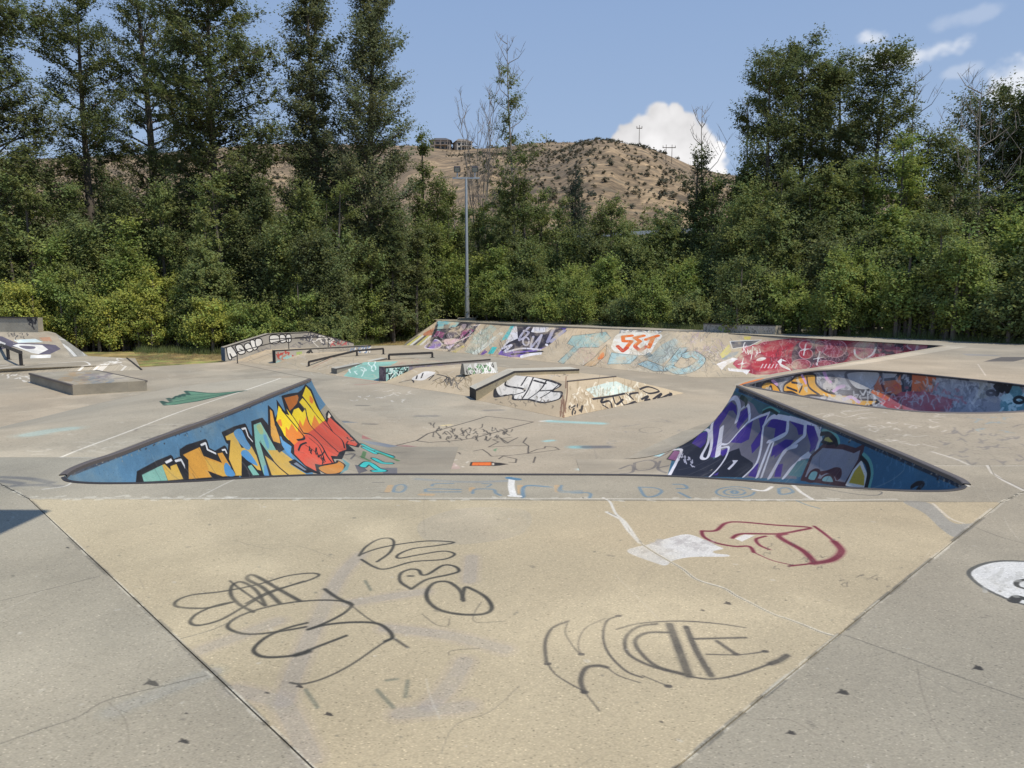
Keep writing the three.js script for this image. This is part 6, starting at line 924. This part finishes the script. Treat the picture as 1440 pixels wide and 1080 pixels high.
// bushes along the foot
{
  const R = rng(900);
  for (let px = -110; px < 590; px += 20 + R() * 26) { const d = 37.6 + R() * 2.4 + 13 * sstep(440, 580, px), yel = [70, 120, 285, 20, 190].some((q) => Math.abs(q - px) < 18) ; tree(yel ? 'shrub' : 'bush', yel ? TL.shrub : `dense green bush at the foot of the trees ${where(px)}`, yel ? TG.shrub : `green bushes ${where(px)}`, { px: px + R() * 14, top: 372 + R() * 84 - (px < 240 ? 6 : 0) + (px > 480 ? 16 : 0), d, w: (46 + R() * 40) * 38 / d, mat: yel ? 'yellow' : px < 240 ? 'bright' : R() < 0.5 ? 'mid' : 'bright', prof: 'cone', leaders: 9, limbs: 40, sub: 2, cb: 0.04, rise: 1.3, open: 0.1, seed: sd++, geom: fine[sd % 2], category: yel ? 'shrub' : 'bush' }); }
  for (let px = 600; px < 1560; px += 34 + R() * 44) { if (px > 628 && px < 690) continue; const u = (px - 720) / 1000, line = (48.4 - 1.353 * 5.1) / (1 + 1.353 * u), d = line + (px > 1000 ? 3.1 : 4.4) + R() * 1.6; tree('bush', `dense green bush at the foot of the trees ${where(px)}`, `green bushes ${where(px)}`, { px: px + R() * 12, top: 320 + R() * 116 - (px > 1250 ? 26 : 0), d, w: 1000 / d * (1.3 + 1.5 * R()), mat: R() < 0.4 ? 'bright' : 'mid', prof: 'cone', leaders: 9, limbs: 40, sub: 2, cb: 0.04, rise: 1.3, open: 0.1, seed: sd++, geom: fine[sd % 2], category: 'bush' }); }
}
// a dark spruce
{
  const px = 808, d = 62, b = at(px, 400, d), y = groundY(b.x, d), H = at(px, 238, d).y - y, g = group(b.x, y, -d), R = rng(5), spots = [], wood = [tube([V(0, 0, 0), V(0, H, 0)], [0.22, 0.02], 7)];
  for (let i = 0; i < 150; i++) { const f = 0.05 + 0.94 * i / 150, L = (1 - f) * 2.3 + 0.15, az = i * 2.4, e = V(Math.cos(az) * L, f * H - 0.25 * L, Math.sin(az) * L); wood.push(tube([V(0, f * H, 0), e], [0.03, 0.006], 3)); const n = Math.ceil(L / 0.4); for (let k = 1; k <= n; k++) spots.push([e.x * k / n, f * H - 0.25 * L * k / n, e.z * k / n, 0.75]); }
  part(g, 'trunk', tubes(wood), BARK); g.add(crownMesh(spots, needles, LEAF.spruce, 9)); add(g, 'spruce_tree', 'dark narrow spruce rising among the paler trees below the hill', 'tree');
}
// bare dead trees
function bare({ px, top, d, seed, stems = 1, spread = 0.12, limbs = 14, label, leaves, rise = 1.2, R0 = 2 }) {
  const b = at(px, 400, d), y = groundY(b.x, d), H = at(px, top, d).y - y, R = rng(seed), wood = [], spots = [];
  for (let s = 0; s < stems; s++) {
    const az = s / stems * 6.28 + R(), h = H * (s ? 0.75 + 0.25 * R() : 1), off = stems > 1 ? spread * H : 0, tip = V(Math.cos(az) * off, h, Math.sin(az) * off), P = (f) => V(tip.x * f * f + Math.sin(f * 5 + s) * 0.012 * H, h * f, tip.z * f * f + Math.cos(f * 4 + s) * 0.012 * H);
    wood.push(tube(Array.from({ length: 9 }, (_, i) => P(i / 8)), Array.from({ length: 9 }, (_, i) => lerp(0.009 * H / Math.sqrt(stems), 0.012, i / 8)), 6));
    for (let i = 0; i < limbs; i++) {
      const f = 0.35 + 0.63 * (i + R()) / limbs, a = i * 2.4 + R(), L = R0 * (1.1 - 0.75 * f) * (0.5 + R()), o = P(f), dir = V(Math.cos(a), rise * (0.4 + R()), Math.sin(a)).normalize(), e = o.clone().addScaledVector(dir, L), m = o.clone().lerp(e, 0.5).add(V((R() - 0.5) * 0.2 * L, -0.06 * L, (R() - 0.5) * 0.2 * L));
      wood.push(tube([o, m, e], [0.035, 0.022, 0.008], 4));
      for (let k = 0; k < 5; k++) { const t = 0.3 + 0.7 * R(), q = o.clone().lerp(e, t), d2 = V(R() - 0.5, 0.3 + R() * 0.7, R() - 0.5).normalize(), e2 = q.clone().addScaledVector(d2, L * (0.25 + 0.3 * R())); wood.push(tube([q, e2], [0.016, 0.005], 3)); wood.push(tube([q.clone().lerp(e2, 0.5), e2.clone().add(V((R() - 0.5) * 0.5, 0.1, (R() - 0.5) * 0.5))], [0.01, 0.004], 3)); if (leaves && f < leaves && R() < 0.42) { spots.push([e2.x, e2.y, e2.z, 0.9]); spots.push([q.x, q.y, q.z, 0.9]); spots.push([(q.x + o.x) / 2, q.y - 0.2, (q.z + o.z) / 2, 0.9]); } }
    }
  }
  const g = group(b.x, y, -d); part(g, 'trunk', tubes(wood), DEAD); if (spots.length) g.add(crownMesh(spots, clumps[1], LEAF.mid, seed)); return add(g, 'dead_tree', label, 'tree');
}
bare({ px: 676, top: 96, d: 66, seed: 21, stems: 6, spread: 0.11, limbs: 12, label: 'leafless grey tree with many upright stems', rise: 2.2, R0: 3 });
bare({ px: 718, top: 48, d: 57, seed: 22, limbs: 36, label: 'half dead tree with bare top and leafy lower branches', leaves: 0.8, rise: 1.0, R0: 3.0 });
bare({ px: 984, top: 148, d: 50, seed: 23, limbs: 16, label: 'bare forked snag standing before the white cloud', rise: 1.3, R0: 3.2 });
bare({ px: 1274, top: 104, d: 48, seed: 24, limbs: 22, label: 'bare branching snag between two leafy crowns', rise: 1.0, R0: 3.4 });
bare({ px: 1366, top: 112, d: 40, seed: 25, limbs: 18, label: 'grey dead trunk with broken spreading branches before a dark crown', rise: 0.9, R0: 3.6 });
bare({ px: 1047, top: 132, d: 49, seed: 26, limbs: 14, label: 'thin bare sapling beside the tall dark crown', rise: 1.1, R0: 2.2 });
bare({ px: 640, top: 250, d: 62, seed: 27, limbs: 10, label: 'slender bare trunk behind the light pole', rise: 1.2, R0: 1.5 });
// scrub on the hill, grass along the edges
{
  const R = rng(61), spots = []; for (let i = 0; i < 14000; i++) { const px = -200 + R() * 1500, r = 110 + Math.pow(R(), 0.8) * 330, n = N(px * 0.9, r * 0.35) + 0.6 * N(px * 0.3 + 90, r * 0.2); if (n < 2.4 * R() - 1.5) continue; spots.push([(px - 720) / 1000 * r, hillY(px, r) + 0.3, -r, 0.45 + 1.5 * R() * R() * R()]); }
  for (let i = 0; i < 40; i++) { const px = 560 + R() * 440, r = HR - 2 + R() * 8; spots.push([(px - 720) / 1000 * r, hillY(px, r) + 0.4, -r, 1.5 + 2.2 * R()]); }
  const m = crownMesh(spots, clump(9, 7, 1.0, 0.42, 8), leafMat([0.13, 0.125, 0.08]), 62, 0.25, 1.1, false); add(m, 'hill_shrubs', null, null, null, 'stuff');
  const R2 = rng(71), wood = []; for (let i = 0; i < 900; i++) { const px = -250 + R2() * 1900, r = 66 + R2() * 60, x = (px - 720) / 1000 * r, y = Math.max(groundY(x, r), hillY(px, r)); for (let k = 0; k < 5; k++) wood.push([x + (R2() - 0.5) * 3, y + R2() * 4.2, -r + (R2() - 0.5) * 3, 1.5 + R2()]); }
  add(crownMesh(wood, clumps[0], LEAF.dark, 72, 0.25, 1.5, false), 'undergrowth', null, null, null, 'stuff');
  const blade = (() => { const R3 = rng(3), pos = [], idx = []; for (let i = 0; i < 26; i++) { const x = (R3() - 0.5) * 0.5, z = (R3() - 0.5) * 0.5, h = 0.1 + 0.22 * R3(), a = R3() * 6.28, w = 0.008, o = pos.length / 3, lx = (R3() - 0.5) * 0.2, lz = (R3() - 0.5) * 0.2; pos.push(x - Math.cos(a) * w, 0, z - Math.sin(a) * w, x + Math.cos(a) * w, 0, z + Math.sin(a) * w, x + lx, h, z + lz); idx.push(o, o + 1, o + 2); } return flatN(geo(pos, idx)); })();
  const R4 = rng(81), green = [], dry = []; 
  for (let i = 0; i < 9000; i++) { const px = -150 + R4() * 1750, u = (px - 720) / 1000; let d; if (px < 590) d = 33 + R4() * 6 + 12 * sstep(440, 580, px); else d = (48.4 - 1.353 * 5.1) / (1 + 1.353 * u) + 2.4 + R4() * 3.2; const x = u * d, q = proj(V(x, F, -d)); if (px < 575 && (q[1] > 514 - (px - 197) * 0.045 || px < 195)) continue; if (px > 1010 && R4() < 0.7) continue; const isG = px > 590 ? R4() < 0.85 : d > 36.2 + 1.2 * R4() + 12 * sstep(440, 580, px); (isG ? green : dry).push([x, groundY(x, d), -d, isG ? 1.0 + 0.5 * R4() : 0.22 + 0.3 * R4()]); }
  const gm = (rgb) => new THREE.MeshPhysicalMaterial({ color: new THREE.Color().setRGB(...rgb), roughness: 1, transmission: 0.25, thickness: 0, side: THREE.DoubleSide });
  add(crownMesh(green, blade, gm([0.12, 0.15, 0.04]), 82, 0.25), 'green_grass', null, null, null, 'stuff'); add(crownMesh(dry, blade, gm([0.34, 0.26, 0.12]), 83, 0.2), 'dry_grass', null, null, null, 'stuff');
}
// ================================================================ light pole, houses, power poles, fence, shade canopy
{
  const b = onY(657, 449.6); const base = V(b.x, 0, b.z), d = -b.z, H = at(657, 251, d).y, g = group(base.x, 0.002, base.z);
  const f = new THREE.BoxGeometry(1.3, 0.14, 1.3); f.translate(0, 0.07, 0); part(g, 'footing', boxUV(f), M.concrete);
  part(g, 'pole', tubes([tube([V(0, 0.14, 0), V(0, 2.6, 0), V(0, 2.62, 0), V(0, H, 0)], [0.17, 0.16, 0.125, 0.085], 12)]), M.galv);
  const arm = new THREE.BoxGeometry(1.9, 0.1, 0.12); arm.translate(0, H + 0.02, 0); part(g, 'cross_arm', arm, M.galv);
  for (const s of [-1, 1]) {
    const x = s * 0.62; const br = new THREE.BoxGeometry(0.08, 0.42, 0.08); br.translate(x, H + 0.26, 0); part(g, 'bracket', br, M.galv);
    const h = new RoundedBoxGeometry(0.46, 0.38, 0.28, 2, 0.05); h.rotateX(0.5); h.translate(x, H + 0.62, 0.05); const head = part(g, 'floodlight', h, M.steel);
    const gl = new THREE.BoxGeometry(0.36, 0.27, 0.02); gl.rotateX(0.5); gl.translate(x, H + 0.555, 0.178); part(head, 'lens', gl, new THREE.MeshStandardMaterial({ color: 0x9aa09c, roughness: 0.25 }));
  }
  add(g, 'light_pole', 'tall galvanised light pole with two floodlights behind the bank', 'light pole');
}
function house(px, py, w, label, turn) {
  const d = HR - 6, p = at(px, py, d), g = group(p.x, hillY(px, d) - 0.8, -d), wall = new THREE.MeshStandardMaterial({ color: new THREE.Color().setRGB(...(turn ? [0.5, 0.46, 0.4] : [0.36, 0.3, 0.25])), roughness: 0.9 }), roofM = new THREE.MeshStandardMaterial({ color: new THREE.Color().setRGB(...(turn ? [0.2, 0.17, 0.14] : [0.09, 0.085, 0.085])), roughness: 0.95 }), glass = new THREE.MeshStandardMaterial({ color: 0x1c2226, roughness: 0.15 });
  const b = new THREE.BoxGeometry(w, 5.2, 9); b.translate(0, 2.6, -4); part(g, 'wall', b, wall);
  const rw = w / 2 + 0.9, e = 5.2; part(g, 'roof', flatN(geo([-rw, e, 1.2, rw, e, 1.2, rw, e, -9.4, -rw, e, -9.4, -rw * 0.45, e + 2.3, -4, rw * 0.45, e + 2.3, -4], [0, 1, 5, 0, 5, 4, 1, 2, 5, 2, 3, 4, 2, 4, 5, 3, 0, 4, 0, 2, 1, 0, 3, 2])), roofM);
  for (let i = 0; i < 4; i++) for (const y of [1.2, 3.6]) { const q = new THREE.BoxGeometry(w * 0.15, 1.3, 0.12); q.translate(-w * 0.36 + i * w * 0.24, y, 0.56); part(g, 'window', q, glass); }
  const dk = new THREE.BoxGeometry(w * 0.7, 0.3, 2.4); dk.translate(w * 0.06, 2.5, 1.8); const bal = part(g, 'balcony', dk, wall);
  for (let i = 0; i < 3; i++) { const q = new THREE.BoxGeometry(0.25, 5.2, 0.25); q.translate(-w * 0.27 + i * w * 0.33, 2.6, 2.85); part(bal, 'post', q, wall); }
  g.rotation.y = turn * 0.35; return add(g, 'house', label, 'house');
}
house(619, 205, 11.5, 'dark roofed house with balcony on the hill crest', 0); house(653, 207, 9, 'paler house with hipped brown roof on the hill crest', 1);
function powerPole(px, d, h, label, arms) {
  const y = hillY(px, d), g = group((px - 720) / 1000 * d, y - 0.5, -d), wood = new THREE.MeshStandardMaterial({ color: new THREE.Color().setRGB(0.11, 0.085, 0.065), roughness: 1 });
  const xs = arms > 1 ? [-1.2, 1.2] : [0]; for (const x of xs) part(g, 'pole', new THREE.CylinderGeometry(0.1, 0.13, h, 7).translate(x, h / 2, 0), wood);
  part(g, 'cross_arm', new THREE.BoxGeometry(arms > 1 ? 5.4 : 2.2, 0.25, 0.25).translate(0, h - 1.2, 0), wood); for (const x of [-1, 1]) part(g, 'insulator', new THREE.CylinderGeometry(0.12, 0.12, 0.7, 6).translate(x * (arms > 1 ? 2.5 : 1.0), h - 0.75, 0), wood); return add(g, 'power_pole', label, 'pole');
}
powerPole(934, 300, 7.6, 'double wooden power pole near the end of the ridge', 2); powerPole(893, 290, 9, 'single wooden power pole on the brown hillside', 1);
{ // guard rail of the road above the woods, wooden fence at the deck's far edge
  const mk = (pxs, pys, d) => { const a = at(pxs[0], pys[0], d), b = at(pxs[1], pys[1], d), g = group(a.x, a.y, a.z), L = b.clone().sub(a); part(g, 'beam', barBetween(V(0, 0.65, 0), L.clone().add(V(0, 0.65, 0)), 0.1, 0.42), M.galv); for (let i = 0; i <= 8; i++) { const p = L.clone().multiplyScalar(i / 8); part(g, 'post', new THREE.BoxGeometry(0.15, 4.2, 0.15).translate(p.x, p.y - 1.2, p.z - 0.14), M.rough); } return g; };
  add(mk([800, 985], [341, 331], 84), 'guard_rail', 'pale metal guard rail seen between the trees below the hill', 'guard rail');
  const wd = new THREE.MeshStandardMaterial({ color: new THREE.Color().setRGB(0.2, 0.17, 0.14), roughness: 1 }), d = 26.6, g = group(); for (let i = 0; i < 5; i++) { const x = 18.6 + i * 1.8, z = -d + i * 1.6; part(g, 'post', new THREE.BoxGeometry(0.12, 0.95, 0.12).translate(x, 0.4, z), wd); if (i) for (const y of [0.35, 0.72]) part(g, 'fence_rail', barBetween(V(x - 1.8, y, z - 1.6), V(x, y, z), 0.04, 0.1), wd); }
  add(g, 'fence', 'low weathered wooden post and rail fence beside the deck', 'fence');
}
{ // cantilevered shade roof outside the frame: its corner throws the shadow on the slab at the edge
  const H = 4.2, off = H / Math.tan(SUN_EL), s = onY(73, 717), cx = s.x + SUN_AZ[0] * off, cz = s.z + SUN_AZ[1] * off, g = group(cx, 0, cz), st = M.galv;
  const roof = new RoundedBoxGeometry(4.4, 0.1, 4.0, 2, 0.04); roof.translate(-2.2, H, 2.0); part(g, 'roof', roof, new THREE.MeshStandardMaterial({ color: 0x5c6a72, roughness: 0.6 }));
  for (const z of [1.6, 3.8]) { const x = -4.2; part(g, 'post', new THREE.CylinderGeometry(0.09, 0.1, H, 10).translate(x, H / 2, z), st); part(g, 'roof_beam', barBetween(V(x, H - 0.12, z), V(-0.4, H - 0.12, z), 0.1, 0.14), st); }
  add(g, 'shade_shelter', 'flat roofed shelter whose corner shadow falls on the slab', 'shelter');
}

// ---------------------------------------------------------------- grain over the paint
PD.finish({ wear: 0.3, stain: 0.03, grain: 0.07, blotch: 0.06, coarse: 0.035, seed: 1, pores: 0.012, aggregate: 0.016 });
PL.finish({ wear: 0.25, stain: 0.07, grain: 0.05, blotch: 0.05, coarse: 0.03, seed: 2, chip: 3.8, streak: 0.03 });
PR.finish({ wear: 0.25, stain: 0.07, grain: 0.05, blotch: 0.05, coarse: 0.03, seed: 3, chip: 3.6, streak: 0.03 });
PM.finish({ stain: 0.07, grain: 0.05, blotch: 0.05, coarse: 0.035, seed: 4 });
PRD.finish({ stain: 0.07, grain: 0.05, blotch: 0.05, coarse: 0.04, seed: 6 });
PB.finish({ wear: 0.35, grain: 0.06, blotch: 0.06, coarse: 0.03, seed: 7, chip: 2.4, chipCol: [190, 186, 180] });
PBK.finish({ wear: 0.5, stain: 0.06, grain: 0.06, blotch: 0.05, coarse: 0.04, seed: 8, chip: 3.0 });
PF.finish({ stain: 0.07, grain: 0.05, blotch: 0.04, coarse: 0.045, seed: 9 });
PBX.finish({ grain: 0.06, blotch: 0.05, coarse: 0.04, seed: 10 });
PC.finish({ grain: 0.06, blotch: 0.05, coarse: 0.04, seed: 11, chip: 3.4 });
[LED1, LED2, LED3, LED4, LEDC].forEach((l, i) => { l.paint?.finish({ grain: 0.08, blotch: 0.07, seed: 20 + i }); l.paintEnd?.finish({ grain: 0.1, blotch: 0.1, seed: 30 + i }); });
[PAF, PMP, PLB, PPD, PHB, PWL, PBL].forEach((p, i) => p.finish({ grain: 0.07, blotch: 0.07, coarse: 0.05, seed: 40 + i, chip: i === 6 ? 1.8 : 3.2 }));

renderer.render(scene, camera);
